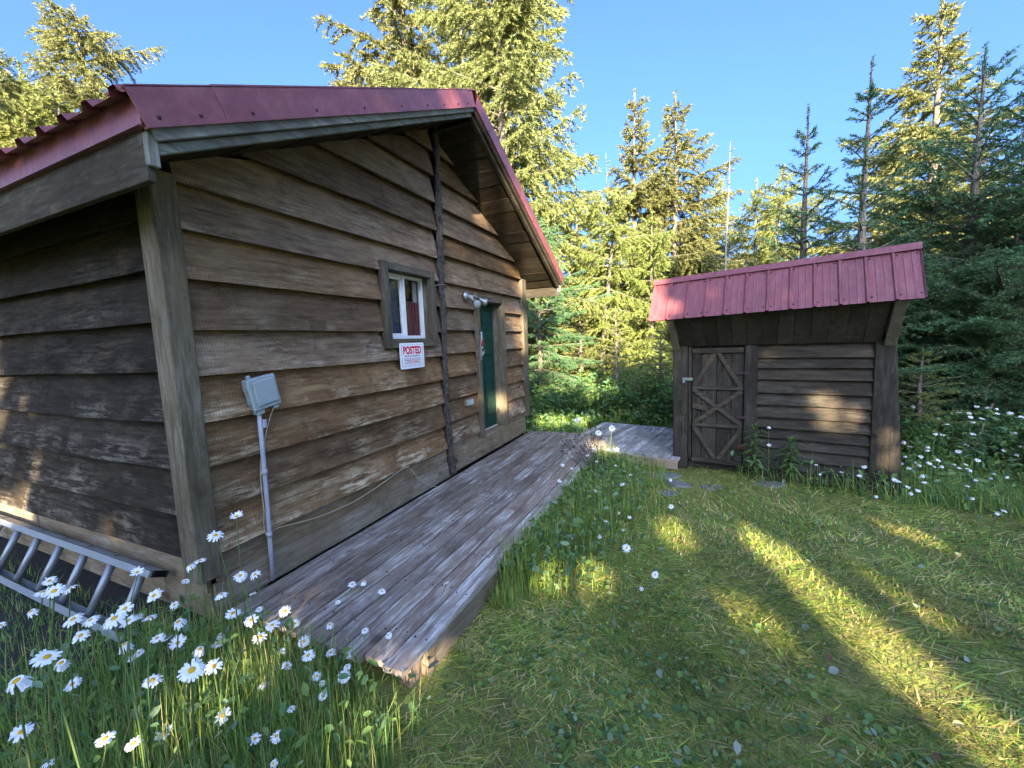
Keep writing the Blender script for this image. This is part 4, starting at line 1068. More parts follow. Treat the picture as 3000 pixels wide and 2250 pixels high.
# spruces behind the viewpoint: they shade the yard, with gaps that let the sun patches through
HOLES = []
def hole(x, y, z, rl, rk):
    HOLES.append((x*S_W[0]+y*S_W[1], z - TAN*(x*S_H[0]+y*S_H[1]), rl, rk))
for a in ((3.58, 2.45, 0, .17, .12), (3.72, 2.1, 0, .19, .13), (3.86, 1.75, 0, .19, .13), (4.0, 1.35, 0, .19, .13), (4.15, 1.0, 0, .18, .13), (4.28, .7, 0, .15, .12),
          (2.75, 2.55, 0, .17, .07), (3.35, 1.38, 0, .17, .06), (2.3, 1.25, .1, .16, .06), (2.0, 1.15, .1, .12, .05), (1.55, .12, .08, .10, .07), (1.0, -.9, .45, .16, .10), (1.45, -.55, .3, .14, .07),
          (4.85, 3.2, 0, .22, .06), (4.4, 2.0, 0, .10, .06), (5.0, 1.6, 0, .12, .06), (4.52, 4.36, .88, .14, .20), (4.98, 4.28, .50, .06, .26), (3.9, 3.9, 2.35, .02, -.03), (4.35, 3.85, 2.5, .02, -.03),
          (1.6, 4.75, .2, .20, .10), (0, 4.55, .9, .10, .16), (0.03, 5.5, 1.9, .12, .22), (0, 4.1, 3.66, .08, .04), (0, 3.2, 3.22, .03, .03), (.66, 2.25, 4.5, .03, .12), (.66, 2.7, 4.7, .04, .12), (.3, 6.3, .3, .35, .16), (.8, 6.4, .3, .22, .12),
          (-3.1, -.1, .5, .40, .14), (-2.7, -.1, .7, .10, .16), (-3.2, -.1, 1.35, .24, .18), (-3.0, -.1, 1.75, .2, .14), (-3.05, -.1, 2.2, .2, .2), (-2.5, -.1, 1.5, .05, .1), (-2.4, -.1, 1.0, .06, .12), (-1.2, -.1, .62, .08, .05), (3.75, 6.0, .5, .1, .1)):
    hole(*a)
HL = np.array(HOLES)
def caster(i, l, D, H, R):
    x, y = S_W*l + S_H*D
    tv, tf, cv_, cf = conifer(seed=500+i, H=H, R=R, nb=int(26*H**0.75), tw_gap=0.26, tw_len=0.75, tuft=0.26, tw=0.13, droop=0.25, hang=0.2, gap=0.16, tpt=2, base=0.02, top_pow=0.5)
    ctr = cv_.reshape(-1, 3, 3).mean(1) + np.array([x, y, -0.05])
    ll, kk = lkey(ctr)
    keep = np.ones(len(ctr), bool)
    for (hl, hk, rl, rk) in HL:
        keep &= (((ll-hl)/(rl+0.08))**2 + ((kk-hk)/(rk+0.08))**2) > 1
    tq = tv[tf].mean(1) + np.array([x, y, -0.05]); tl, tk = lkey(tq); tkeep = np.ones(len(tf), bool)
    for (hl, hk, rl, rk) in HL:
        tkeep &= (((tl-hl)/(rl+0.08))**2 + ((tk-hk)/(rk+0.08))**2) > 1
    tkeep[:104] = True
    tf = tf[tkeep]
    o = empty('spruce_tree', (x, y, -0.05), 0, 'spruce behind the viewpoint that throws shade over the yard', 'tree', 'spruces behind the viewpoint')
    for nm, me in (('trunk', np_mesh('trunk', tv, tf, BARK, smooth=True)), ('crown', np_mesh('crown', cv_, cf[keep], SPR))):
        c = bpy.data.objects.new(nm, me); COL.objects.link(c); c.parent = o
ci = 0
qq = random.Random(77)
for row, D0 in enumerate((17.5, 20.5)):
    l = -5.6 + row*0.8
    while l < 11.2:
        D = D0+qq.uniform(-0.8, 0.8) - (6.0 if 2.3 <= l < 7.4 else 0.0)
        kt = 7.6 if l < 2.3 else 2.3 if l < 4.2 else 3.9 if l < 7.4 else 8.6 if l < 10.4 else 6.0 if l < 13 else 4.5
        caster(ci, l, D, kt + TAN*D + qq.uniform(-0.4, 0.6), qq.uniform(1.7, 2.2) if kt < 8 else qq.uniform(1.3, 1.6)); ci += 1
        l += qq.uniform(1.3, 1.75)

# ------------------------------------------------------------------ grass, weeds, flowers
GR = foliage('grass_blades', (0.1, 0.15, 0.05), use_col=True, trans=0.42, hue=0.0)
def blocked(x, y, m=0.0):
    """true under the deck, platform, cabin or shed"""
    b = (x < dxr_np(y)+m) & (x > -0.15-m) & (y > -0.03-m) & (y < 5.6+m)
    b |= (x < 0.0) & (y > -0.12-m)&(y < 5.7+m)
    c, s = math.cos(A9), math.sin(A9)
    px, py = (x-2.72)*c+(y-4.5)*s, -(x-2.72)*s+(y-4.5)*c
    b |= (px < 0.03+m) & (px > -1.95-m) & (py > -0.03-m) & (py < 2.05+m) & ((px > -1.05) | (py > 1.0))
    c, s = math.cos(RAD(-9)), math.sin(RAD(-9))
    px, py = (x-2.67)*c+(y-4.66)*s, -(x-2.67)*s+(y-4.66)*c
    b |= (px > 0.0-m) & (px < 2.45+m) & (py > 0.0-m) & (py < 1.95+m)
    return b
def dxr_np(y): return 1.553 + 0.019*np.clip(y, 0, 6)
def polar(n, r0, r1, a0, a1, p=1.0):
    """ground points about the standing place, denser near it"""
    u = rng.random(n)
    r = r0*(r1/r0)**u if p == 1.0 else (r0**(1-p)+u*(r1**(1-p)-r0**(1-p)))**(1/(1-p))
    a = RAD(a0)+(RAD(a1)-RAD(a0))*rng.random(n)
    return CAM[0]+r*np.sin(a), CAM[1]+r*np.cos(a), r
def vnoise(x, y, s, seed):
    r = np.random.default_rng(seed); f = np.zeros_like(x)
    for k in range(5):
        a, b, c = r.normal(0, s, 2).tolist()+[r.uniform(0, 6)]
        f += np.sin(a*x+b*y+c)
    return f/5
def blade_mesh(x, y, h, w, lean, head, col, z0=None, curl=0.6):
    n = len(x)
    z0 = ground_z(x, y) if z0 is None else z0
    d = np.stack([np.cos(head), np.sin(head)], -1)
    s = np.stack([-d[:, 1], d[:, 0]], -1)*w[:, None]*0.5
    def pt(t, k):
        off = d*(h*np.sin(lean)*(t+curl*t*t)/(1+curl))[:, None]
        z = z0 + h*np.cos(lean)*(t-0.35*curl*np.sin(lean)*t*t) + 0.004
        p = np.empty((n, 3)); p[:, 0] = x+off[:, 0]+s[:, 0]*k; p[:, 1] = y+off[:, 1]+s[:, 1]*k; p[:, 2] = z
        return p
    V = np.stack([pt(0, -1), pt(0, 1), pt(0.45, -0.9), pt(0.45, 0.9), pt(1.0, 0)], 1).reshape(-1, 3)
    b = np.arange(n)[:, None]*5
    return V, [b+np.array([[0, 1, 3, 2]]), b+np.array([[2, 3, 4]])], np.repeat(col, 5, 0)
PAL = np.array([(0.24, 0.37, 0.075), (0.33, 0.44, 0.085), (0.18, 0.32, 0.10), (0.44, 0.45, 0.10), (0.62, 0.53, 0.24), (0.45, 0.37, 0.17), (0.14, 0.25, 0.07)])
def pick(n, w):
    w = np.array(w, float); w /= w.sum()
    c = PAL[rng.choice(len(PAL), n, p=w)]
    return c*rng.uniform(0.75, 1.3, (n, 1))
def stuff(name, V, Fc, col, label, cat):
    o = link(name, np_mesh(name, V, Fc, GR, col))
    return tag(o, label, cat, None, 'stuff')
meadow_y = lambda x: 4.38 - 0.22*(x-3.4)
# mown lawn: clippings lying flat and short blades
x, y, r = polar(150000, 1.0, 11.0, -62, 50)
ok = ~blocked(x, y) & ((x > 1.5) | (y < 0.05)) & ((x < 3.2) | (y < meadow_y(x)+0.5))
ok &= ~((x < 1.3) & (y < -0.05) & (rng.random(len(x)) < np.clip(0.5-0.5*(x-0.4), 0.5, 0.97)))
ok &= ~((vnoise(x, y, 3.3, 33) > 0.34) & (rng.random(len(x)) < 0.65))
x, y, r = x[ok], y[ok], r[ok]
n = len(x)
pt_ = vnoise(x, y, 2.2, 3)
dry = np.clip(0.50+0.42*pt_+0.35*vnoise(x, y, 7.0, 8)+rng.normal(0, 0.20, n), 0, 1)
c1 = pick(n, [2, 3, 1.5, 3, 0.7, 0.5, 1.5]); c2 = pick(n, [0.2, 0.8, 0.2, 2.5, 3, 2.2, 0.3])
colr = np.where((dry > 0.55)[:, None], c2, c1)
flat = rng.random(n) < 0.74
h = np.where(flat, rng.uniform(0.04, 0.15, n), rng.uniform(0.012, 0.038, n))*(0.75+0.10*r)
lean = np.where(flat, rng.uniform(1.25, 1.55, n), rng.uniform(0.1, 1.0, n))
w = np.where(flat, rng.uniform(0.003, 0.0065, n), rng.uniform(0.004, 0.008, n))*(0.75+0.22*r)
hd = vnoise(x, y, 1.1, 5)*2.5 + rng.normal(0, 0.9, n)
h *= np.clip(1+0.5*vnoise(x, y, 9.0, 9), 0.45, 1.6); colr = colr*(np.clip(1+0.5*vnoise(x, y, 5.0, 10), 0.6, 1.4)*rng.uniform(0.55, 1.4, n))[:, None]
V, Fc, cc = blade_mesh(x, y, h, w, lean, hd, colr, curl=0.3)
stuff('lawn_grass', V, Fc, cc, 'mown mossy lawn of short grass and dry clippings', 'grass')
# taller grass: left foreground, deck edge, meadow, forest edge
def tall(name, label, x, y, h0, h1, wts, wid=(0.004, 0.009), leanmax=0.75, hdir=None):
    ok = ~blocked(x, y, 0.02); x, y = x[ok], y[ok]; n = len(x)
    h = rng.uniform(h0, h1, n)*(0.75+0.35*vnoise(x, y, 3, 11))
    hd = rng.uniform(0, 6.28, n) if hdir is None else hdir+rng.normal(0, 0.9, n)
    V, Fc, cc = blade_mesh(x, y, h, rng.uniform(*wid, n), np.abs(rng.normal(0.15, leanmax*0.6, n)).clip(0, 1.4), hd, pick(n, wts), curl=1.0)
    return stuff(name, V, Fc, cc, label, 'grass')
n = 13000
x = rng.uniform(-0.9, 1.75, n); y = rng.uniform(-1.35, -0.06, n)
k = (y > -0.62-0.45*x*0.55+0.10*vnoise(x, y, 4, 2)-0.4) & ((x-CAM[0])**2+(y-CAM[1])**2 > 1.25)
k &= ~((x > 1.3) & (y > -0.28) & (rng.random(n) < 0.75)) & ~((x < 0.55) & (rng.random(n) < np.clip(0.75*(0.55-x), 0, 0.95)))
tall('tall_grass', 'tall green grass among daisies in the left foreground', x[k], y[k], 0.18, 0.62, [2.5, 2, 2.5, 1.2, 0.9, 0.5, 3.5], (0.0025, 0.0065), 0.95)
n = 5200
x = rng.uniform(-4.5, -0.2, n); y = rng.uniform(-1.6, -0.1, n)
tall('dark_grass', 'sparse dark grass on the bare strip by the ladder', x, y, 0.05, 0.22, [0.5, 0.3, 1, 0, 0.3, 0.4, 3], leanmax=1.2)
n = 6500
y = rng.uniform(1.05, 4.5, n); x = dxr_np(y) + np.abs(rng.normal(0, 0.30, n))*(0.6+0.35*(y-1))
k = x < 2.62
tall('deck_edge_grass', 'tall grass and weeds growing along the deck edge', x[k], y[k], 0.15, 0.55, [3, 3, 2.5, 2.2, 0.8, 0.3, 1])
n = 900
y = rng.uniform(0.85, 1.6, n); x = dxr_np(y)+0.02+np.abs(rng.normal(0, 0.12, n))
tall('deck_edge_grass', 'low grass tufts at the foot of the deck rim', x, y, 0.06, 0.28, [3, 3, 2.5, 2.2, 0.8, 0.3, 1])
n = 34000
x = rng.uniform(3.3, 10.5, n); y = 3.2+6.5*rng.random(n)**1.3
k = (y > meadow_y(x)+0.14*vnoise(x, y, 2.5, 4)) & (y < 8.5)
k &= rng.random(n) < np.clip(1.35-0.1*np.hypot(x-CAM[0], y-CAM[1]), 0.25, 1)
tall('meadow_grass', 'long lush meadow grass to the right of the shed', x[k], y[k], 0.12, 0.50, [2.5, 2, 3, 1.2, 0.5, 0.2, 2], (0.006, 0.013), 1.0, 2.6)
n = 9000
x = rng.uniform(-2.5, 3.2, n); y = rng.uniform(5.7, 11, n)
tall('forest_edge_grass', 'grassy undergrowth behind the platform', x, y, 0.2, 0.6, [2, 1.5, 3, 0.8, 0.3, 0.2, 2], (0.010, 0.02), 0.8)

# broad leaves close to the ground
def leaf_mesh(P, size, normal, col, ratio=0.7):
    n = len(P)
    t = rng.normal(0, 1, (n, 3)); t -= normal*(t*normal).sum(1)[:, None]; t /= np.linalg.norm(t, axis=1)[:, None]
    s = np.cross(normal, t)
    L = size[:, None]; Wd = L*ratio
    pts = [P-t*L*0.5, P-t*L*0.15+s*Wd*0.5+normal*L*0.10, P+t*L*0.25+s*Wd*0.42+normal*L*0.08, P+t*L*0.55-normal*L*0.08, P+t*L*0.25-s*Wd*0.42+normal*L*0.08, P-t*L*0.15-s*Wd*0.5+normal*L*0.10]
    V = np.stack(pts, 1).reshape(-1, 3); b = np.arange(n)[:, None]*6
    return V, [b+np.array([[0, 1, 2, 3]]), b+np.array([[0, 3, 4, 5]])], np.repeat(col, 6, 0)
def leaves(name, label, x, y, z, size, wts, tilt=0.5, ratio=0.7, pal=None):
    ok = ~blocked(x, y, 0.0); x, y, z, size = x[ok], y[ok], z[ok], size[ok]; n = len(x)
    nm = rng.normal(0, tilt, (n, 3)); nm[:, 2] = 1; nm /= np.linalg.norm(nm, axis=1)[:, None]
    P = np.stack([x, y, ground_z(x, y)+z], -1)
    V, Fc, cc = leaf_mesh(P, size, nm, pick(n, wts) if pal is None else pal[rng.integers(0, len(pal), n)]*rng.uniform(0.7, 1.3, (n, 1)), ratio)
    return stuff(name, V, Fc, cc, label, 'leaves')
LPAL = np.array([(0.13, 0.25, 0.075), (0.17, 0.29, 0.08), (0.11, 0.22, 0.10), (0.21, 0.30, 0.08), (0.24, 0.35, 0.20)])
cx, cy_, cr = polar(1500, 1.2, 6.5, -45, 48)
m_ = rng.integers(3, 10, len(cx)); x = np.repeat(cx, m_) + rng.normal(0, 0.035, m_.sum()); y = np.repeat(cy_, m_) + rng.normal(0, 0.035, m_.sum()); r = np.repeat(cr, m_)
k = (vnoise(x, y, 1.6, 21) > -0.25) & ((x > 1.7) | (y < -0.1)) & (y < meadow_y(x)+0.2)
x, y, r = x[k], y[k], r[k]
leaves('clover_leaves', 'small clover and plantain leaves scattered through the lawn', x, y, rng.uniform(0.004, 0.035, len(x)), rng.uniform(0.013, 0.042, len(x)), None, 0.4, 0.85, LPAL*np.array([1.0, 0.95, 0.8]))
x, y, r = polar(100, 1.5, 6.0, -20, 48)
k = (x > 1.8) & (y < meadow_y(x)); x, y = x[k], y[k]
leaves('pale_leaves', 'pale upturned and withered leaves lying on the lawn', x, y, rng.uniform(0.01, 0.04, len(x)), rng.uniform(0.03, 0.06, len(x)), None, 0.5, 0.7, np.array([(0.38, 0.44, 0.36), (0.30, 0.38, 0.26), (0.24, 0.12, 0.07), (0.22, 0.15, 0.08), (0.36, 0.34, 0.20)]))
n = 1200
x = rng.uniform(-0.4, 1.75, n); y = rng.uniform(-1.3, -0.06, n)
k = ((x-CAM[0])**2+(y-CAM[1])**2 > 1.4); x, y = x[k], y[k]
leaves('weed_leaves', 'leafy weeds under the left foreground daisies', x, y, rng.uniform(0.02, 0.36, len(x)), rng.uniform(0.025, 0.065, len(x)), None, 0.8, 0.5, LPAL)
n = 2400
y = rng.uniform(1.1, 4.3, n); x = dxr_np(y)+np.abs(rng.normal(0.05, 0.32, n)); k = x < 2.6; x, y = x[k], y[k]
leaves('weed_leaves', 'leafy weeds along the deck edge', x, y, rng.uniform(0.02, 0.30, len(x)), rng.uniform(0.03, 0.08, len(x)), None, 0.8, 0.55, LPAL)
n = 9000
x = rng.uniform(3.4, 10, n); y = 3.3+5.5*rng.random(n); k = y > meadow_y(x)-0.05; x, y = x[k], y[k]
leaves('meadow_leaves', 'broad weed leaves in the meadow right of the shed', x, y, rng.uniform(0.02, 0.36, len(x)), rng.uniform(0.035, 0.10, len(x)), None, 0.8, 0.5, LPAL)
n = 16000
x = rng.uniform(-4, 4.5, n); y = 5.75+9*rng.random(n)**1.2
leaves('undergrowth', 'dense leafy undergrowth between the platform and the trees', x, y, rng.random(n)**0.7*(0.25+0.06*(y-5)), rng.uniform(0.05, 0.12, n), None, 0.8, 0.5, LPAL*1.3)

# ferns and shrubs
def fern_mesh(seed):
    r = np.random.default_rng(seed); V = []; Fc = []; C = []; b = 0
    for k in range(9):
        az = k*0.7+r.normal(0, 0.2); L = r.uniform(0.45, 0.75); d = np.array([math.cos(az), math.sin(az), 0]); s = np.array([-d[1], d[0], 0])
        t = np.linspace(0.08, 1, 22); c0 = r.uniform(0.75, 1.25)
        P = d*(L*t*0.85)[:, None] + np.array([0, 0, 1.0])*(L*(0.95*t-0.75*t*t))[:, None]
        for i in range(21):
            w = 0.19*L*math.sin(math.pi*min(1, t[i]*0.92+0.10))**0.8 + 0.01
            for sg in (-1, 1):
                a = P[i]; q = P[i+1]; e = a + s*sg*w + d*w*0.35 - np.array([0, 0, 0.25*w])
                V += [a, a+(q-a)*0.85, e]; Fc.append((b, b+1, b+2)); b += 3
                C += [np.array((0.13, 0.235, 0.045))*c0*r.uniform(0.85, 1.15)]*3
    return np_mesh('fern', np.array(V), np.array(Fc), GR, np.array(C))
FERNS = [fern_mesh(1), fern_mesh(2)]
def fern(x, y, s, i, label, group):
    o = link('fern', FERNS[i % 2], None, (x, y, 0.0)); o.rotation_euler = (0, 0, i*1.9); o.scale = (s, s, s)
    tag(o, label, 'fern', group)
q = random.Random(4)
for i, (px, py, s) in enumerate(((1560, 1235, .9), (1600, 1240, .85), (1645, 1242, .8), (1580, 1215, 1.0), (1630, 1220, .9), (1530, 1240, .9), (1680, 1225, .7))):
    p = on_plane(px, py, 2, 0.15); fern(p[0]-0.1, p[1]+0.1, s, i, 'sunlit yellow-green fern at the far corner of the cabin', 'ferns at the far cabin corner')
for i in range(26):
    x_, y_ = q.uniform(-2.2, 3.4), q.uniform(6.9, 10.5)
    if blocked(np.array([x_]), np.array([y_]), 0.1)[0]: continue
    fern(x_, y_, q.uniform(0.9, 1.5), i+3, 'green fern in the undergrowth beyond the platform', 'ferns beyond the platform')
def shrub_mesh(seed, n=900, R=0.6, H=0.9, size=0.09):
    r = np.random.default_rng(seed)
    st = r.normal(0, 1, (26, 3)); st[:, 2] = np.abs(st[:, 2])*1.3+0.5; st /= np.linalg.norm(st, axis=1)[:, None]
    k = r.integers(0, 26, n); t = r.random(n)**0.6
    P = st[k]*np.array([R, R, H])*t[:, None]*r.uniform(0.85, 1.1, 26)[k][:, None] + r.normal(0, 0.05, (n, 3)); P[:, 2] = np.abs(P[:, 2])
    nm = r.normal(0, 0.7, (n, 3)); nm[:, 2] = 1; nm /= np.linalg.norm(nm, axis=1)[:, None]
    col = LPAL[r.integers(0, 4, n)]*r.uniform(0.8, 1.35, (n, 1))
    V, Fc, cc = leaf_mesh(P, size*r.uniform(0.6, 1.2, n), nm, col, 0.55)
    lv = np_mesh('leaves', V, Fc, GR, cc)
    mb = MB()
    for s_ in st[:14]:
        mb.tube([(0, 0, 0), tuple(s_*np.array([R, R, H])*0.5), tuple(s_*np.array([R, R, H])*0.95)], [0.008, 0.006, 0.003], 4)
    o = mb.build('stems', BARK, None, 0, (0, 0, 0)); sm = o.data; bpy.data.objects.remove(o)
    return lv, sm
SHR = [shrub_mesh(1), shrub_mesh(2, 1100, 0.7, 0.8, 0.075)]
def shrub(x, y, s, i, label, group=None):
    o = empty('shrub', (x, y, -0.02), 0, label, 'shrub', group); o.rotation_euler = (0, 0, i*2.1); o.scale = (s, s, s)
    for nm, me in zip(('leaves', 'stems'), SHR[i % 2]):
        c = bpy.data.objects.new(nm, me); COL.objects.link(c); c.parent = o
for i, (px, d, s) in enumerate(((1560, 9.0, 1.0), (1620, 9.8, 1.1), (1690, 9.4, 1.0), (1740, 10.2, 1.2), (1800, 9.3, 1.15), (1850, 9.6, 1.2), (1900, 9.0, 1.1), (1945, 9.4, 1.25), (1980, 8.7, 1.0), (1660, 11.5, 1.3), (1760, 12, 1.3), (1860, 11.5, 1.4), (1560, 11.5, 1.3), (1940, 11.5, 1.4))):
    p = at_dist(px, 1150, d); shrub(p[0], p[1], s, i, 'low shrub beyond the far corner of the cabin' if px < 1700 else 'low shrub behind the middle of the platform' if px < 1880 else 'low shrub behind the platform beside the shed', 'shrubs behind the platform')
for i, (px, d, s) in enumerate(((2670, 7.6, .7), (2720, 8.0, .8), (2790, 8.2, .8), (2860, 8.4, .85), (2930, 8.2, .85), (2990, 8.5, .9), (2650, 8.4, .9), (3050, 8.2, .9))):
    p = at_dist(px, 1150, d); shrub(p[0], p[1], s, i, 'leafy shrub at the meadow edge right of the shed', 'shrubs at the meadow edge')
# leafy weed beside the shed door
def weed(px, py, zt, label):
    T = on_plane(px, py, 1, 4.35); o = empty('leafy_weed', (T[0], T[1], 0), 0, label, 'plant')
    MB().tube([(T[0], T[1], 0), (T[0]+0.01, T[1]-0.01, T[2]*0.5), (T[0], T[1]-0.02, T[2])], [0.007, 0.006, 0.004], 6).build('stem', foliage('stem_green', (0.10, 0.16, 0.05)), o)
    r = np.random.default_rng(5); n = 46; f = np.linspace(0.25, 1.0, n); az = np.arange(n)*2.4
    d = np.stack([np.cos(az), np.sin(az), 0.35-0.9*(1-f)+0.35*(f > 0.9)], -1); d /= np.linalg.norm(d, axis=1)[:, None]
    L = (0.19-0.09*(f > 0.93))*r.uniform(0.8, 1.15, n)
    s = np.cross(d, [0, 0, 1.0]); s /= np.linalg.norm(s, axis=1)[:, None]
    B = np.stack([np.zeros(n), -0.02*f, T[2]*f], -1)
    w = 0.02
    V = np.stack([B, B+d*L[:, None]*0.4+s*w+[0, 0, 0.02], B+d*L[:, None]-[0, 0, 0.03], B+d*L[:, None]*0.4-s*w+[0, 0, 0.02]], 1).reshape(-1, 3)
    me = np_mesh('leaves', V, np.arange(n*4).reshape(-1, 4), GR, np.repeat(np.array([(0.12, 0.21, 0.06)])*r.uniform(0.8, 1.3, (n, 1)), 4, 0))
    link('leaves', me, o, (T[0], T[1], 0))
weed(2212, 1250, 0, 'leafy green weed with a whorled top beside the shed door')
weed(2318, 1290, 0, 'shorter leafy weed in front of the shed siding')

# daisies
PETAL = plain('daisy_petal', (0.80, 0.82, 0.84), 0.6, var=0.03, spec=0.2)
DISC = plain('daisy_disc', (0.62, 0.36, 0.02), 0.8, var=0.25, scale=120)
STEM = foliage('daisy_stem', (0.11, 0.165, 0.05), 0.3, 0.1)
def daisy_head(seed):
    r = np.random.default_rng(seed); n = 19 + seed % 4; V = []; Fc = []
    for k in range(n):
        if r.random() < (0.04, 0.2, 0.05, 0.02, 0.25, 0.05, 0.1, 0.15, 0.0)[seed % 9]: continue
        a = 2*math.pi*k/n + r.normal(0, 0.05); L = r.uniform(0.42, 0.51); w = 0.062*r.uniform(0.85, 1.15); dz = r.normal(0.0, 0.06)-(0.04, 0.02, 0.12, 0.03, 0.24, 0.0, 0.06, 0.34, -0.12)[seed % 9]; L *= (0.8 if seed % 9 in (4, 7) else 1.0)
        d = np.array([math.cos(a), math.sin(a), 0]); s = np.array([-d[1], d[0], 0]); u = np.array([0, 0, 1.0])
        b = len(V)
        V += [d*0.10-s*w*0.5, d*0.10+s*w*0.5, d*L*0.55-s*w+u*(0.035), d*L*0.55+s*w+u*(0.035), d*L*0.92-s*w*0.8+u*dz, d*L*0.92+s*w*0.8+u*dz, d*L+u*(dz-0.01)]
        Fc += [(b, b+1, b+3, b+2), (b+2, b+3, b+5, b+4), (b+4, b+5, b+6)]
    me = bpy.data.meshes.new('petals'); me.from_pydata([tuple(v) for v in V], [], Fc); me.materials.append(PETAL)
    return me
HEADS = [daisy_head(i) for i in range(9)]
_o = MB().lathe((0, 0, -0.01), (0, 0, 1), [(0, 0.125), (0.03, 0.135), (0.06, 0.11), (0.075, 0.06), (0.07, 0.02)], 10).build('centre', DISC, None, 0, (0, 0, 0))
CENTRE = _o.data; bpy.data.objects.remove(_o)
SUNV = np.array(sv)
def daisy(px, py, wpx, label, group, zlo=0.25, zhi=0.95, Dt=0.090, up=0.8, i=0, face=None):
    q = random.Random(i*7+int(px))
    best = None
    for z in np.linspace(zhi, zlo, 30):
        P = on_plane(px, py, 2, z)
        dep = float((P-CAM) @ _f)
        if dep < 0.3: continue
        if P[0] < 0.06 and P[1] > -0.25: continue
        D = wpx*dep/F_PX
        e = abs(math.log(D/Dt))
        if best is None or e < best[0]: best = (e, P, D)
    if best is None: return
    P, D = best[1], min(max(best[2]*q.uniform(0.68, 0.95), 0.042), 0.105)
    bx_, by_ = P[0]+q.uniform(-0.10, 0.10), P[1]+q.uniform(-0.10, 0.06)
    for t in range(60):
        if not blocked(np.array([bx_]), np.array([by_]), 0.02)[0]: break
        if bx_ < 1.4 and by_ < 1.0: by_ -= 0.04
        elif by_ > 4.0: by_ -= 0.04
        else: bx_ += 0.04
    o = empty('daisy', (bx_, by_, 0), 0, label, 'daisy', group)
    h = Vector((P[0]-bx_, P[1]-by_, P[2]))
    mid = Vector((h.x*0.25+q.uniform(-.02, .02), h.y*0.25+q.uniform(-.02, .02), h.z*0.55))
    mb = MB(); mb.tube(smooth_path([(0, 0, -0.02), mid, h-Vector((h.x*0.1, h.y*0.1, 0.05)), h], 3), 0.0040*max(D, 0.06)/0.09, 5)
    st = mb.build('stem', STEM, None, 0, (0, 0, 0)); st.parent = o
    to_cam = np.array([CAM[0]-P[0], CAM[1]-P[1], 0.0]); to_cam /= np.linalg.norm(to_cam)
    nv = np.array([0, 0, 1.0]) + to_cam*q.uniform(-0.15, 0.55)*(1.3-up) + np.array([q.gauss(0, .24), q.gauss(0, .24), 0]) + SUNV*0.15
    if face is not None: nv = to_cam*face + np.array([q.gauss(0, .15), q.gauss(0, .15), 0.6])
    rot = Vector(tuple(nv)).to_track_quat('Z', 'Y')
    for nm, me in (('petals', HEADS[(i*5+int(px)) % 9]), ('centre', CENTRE)):
        c = bpy.data.objects.new(nm, me); COL.objects.link(c); c.parent = o
        c.location = h; c.rotation_euler = (rot @ Matrix.Rotation(q.uniform(0, 6), 3, 'Z').to_quaternion()).to_euler(); c.scale = (D, D, D)
LEFT = [(1437, 130, 85), (1310, 245, 110), (1215, 400, 85), (1155, 430, 95), (835, 470, 100), (1130, 522, 65), (300, 522, 95), (330, 585, 150), (260, 590, 100), (425, 570, 110), (935, 612, 100), (1460, 490, 105), (1550, 483, 95), (1345, 605, 110), (1535, 598, 60), (190, 708, 95), (1060, 668, 75), (760, 690, 125), (695, 750, 145), (780, 765, 120), (840, 740, 80), (910, 745, 120), (445, 755, 115), (550, 760, 125), (1085, 770, 110), (1415, 718, 95), (1525, 760, 95), (1575, 695, 55), (1655, 790, 125), (1580, 862, 95), (1730, 705, 85), (1795, 780, 75), (490, 855, 125), (755, 910, 105), (845, 960, 80), (790, 995, 55), (955, 870, 105), (1010, 868, 85), (1080, 900, 105), (1340, 852, 70), (1325, 905, 95), (1215, 935, 105), (285, 985, 155), (372, 1020, 120), (165, 1150, 85), (440, 1150, 105), (925, 1125, 120), (1300, 1040, 115), (1745, 1035, 85), (1845, 890, 95), (1720, 950, 60), (1605, 1150, 85), (1925, 1100, 75), (1960, 1140, 65), (1960, 1220, 65), (1770, 1300, 85), (1355, 1340, 105), (1550, 1480, 85), (1680, 1465, 90), (810, 1510, 140), (1000, 1450, 110), (640, 1480, 140), (130, 1440, 130), (300, 1625, 105), (1660, 1630, 65), (5, 790, 60)]
for i, (a, b, w) in enumerate(LEFT):
    lb_ = ('white daisy at the bottom picture edge in the left foreground grass' if b > 1280 else 'white daisy in front of the ladder rungs' if a < 620 and b < 800 else 'white daisy between the ladder end and the corner post' if a < 1000 and b < 800
           else 'white daisy rising against the corner post and lower wall boards' if b < 560 else 'white daisy at the left edge below the ladder' if a < 620 else 'white daisy below the corner post in the dense clump' if a < 1420 else 'white daisy in the grass before the left corner of the deck end')
    daisy(a/2.074, 1450+b/2.074, w/2.074, lb_, 'daisies in the left foreground', i=i, up=0.75)
daisy(100/2.074, 1450+1130/2.074, 88, 'large white daisy tilted up nearest the left picture edge', None, i=200)
daisy(1165/2.074, 1450+1065/2.074, 85, 'largest open white daisy in the lower left foreground', None, i=201)
for i, (a, b, w) in enumerate(((1130, 40, 115), (1250, 15, 115), (1425, 110, 125), (1255, 500, 95), (1490, 548, 85), (1090, 740, 90), (1080, 860, 95), (915, 720, 140), (690, 750, 170), (985, 220, 80), (905, 440, 110), (640, 600, 140))):
    daisy(700+a/3.403, 1700+b/3.403, w/3.403, 'white daisy on a thin stem standing before the near end of the deck', 'daisies at the deck end', i=300+i)
daisy(700+2065/3.403, 1700+25/3.403, 27, 'single small daisy leaning over the outer deck planks', None, i=340)
daisy(700+1045/3.403, 1700+965/3.403, 41, 'lowest white daisy left of the deck corner', None, i=341, face=0.8)
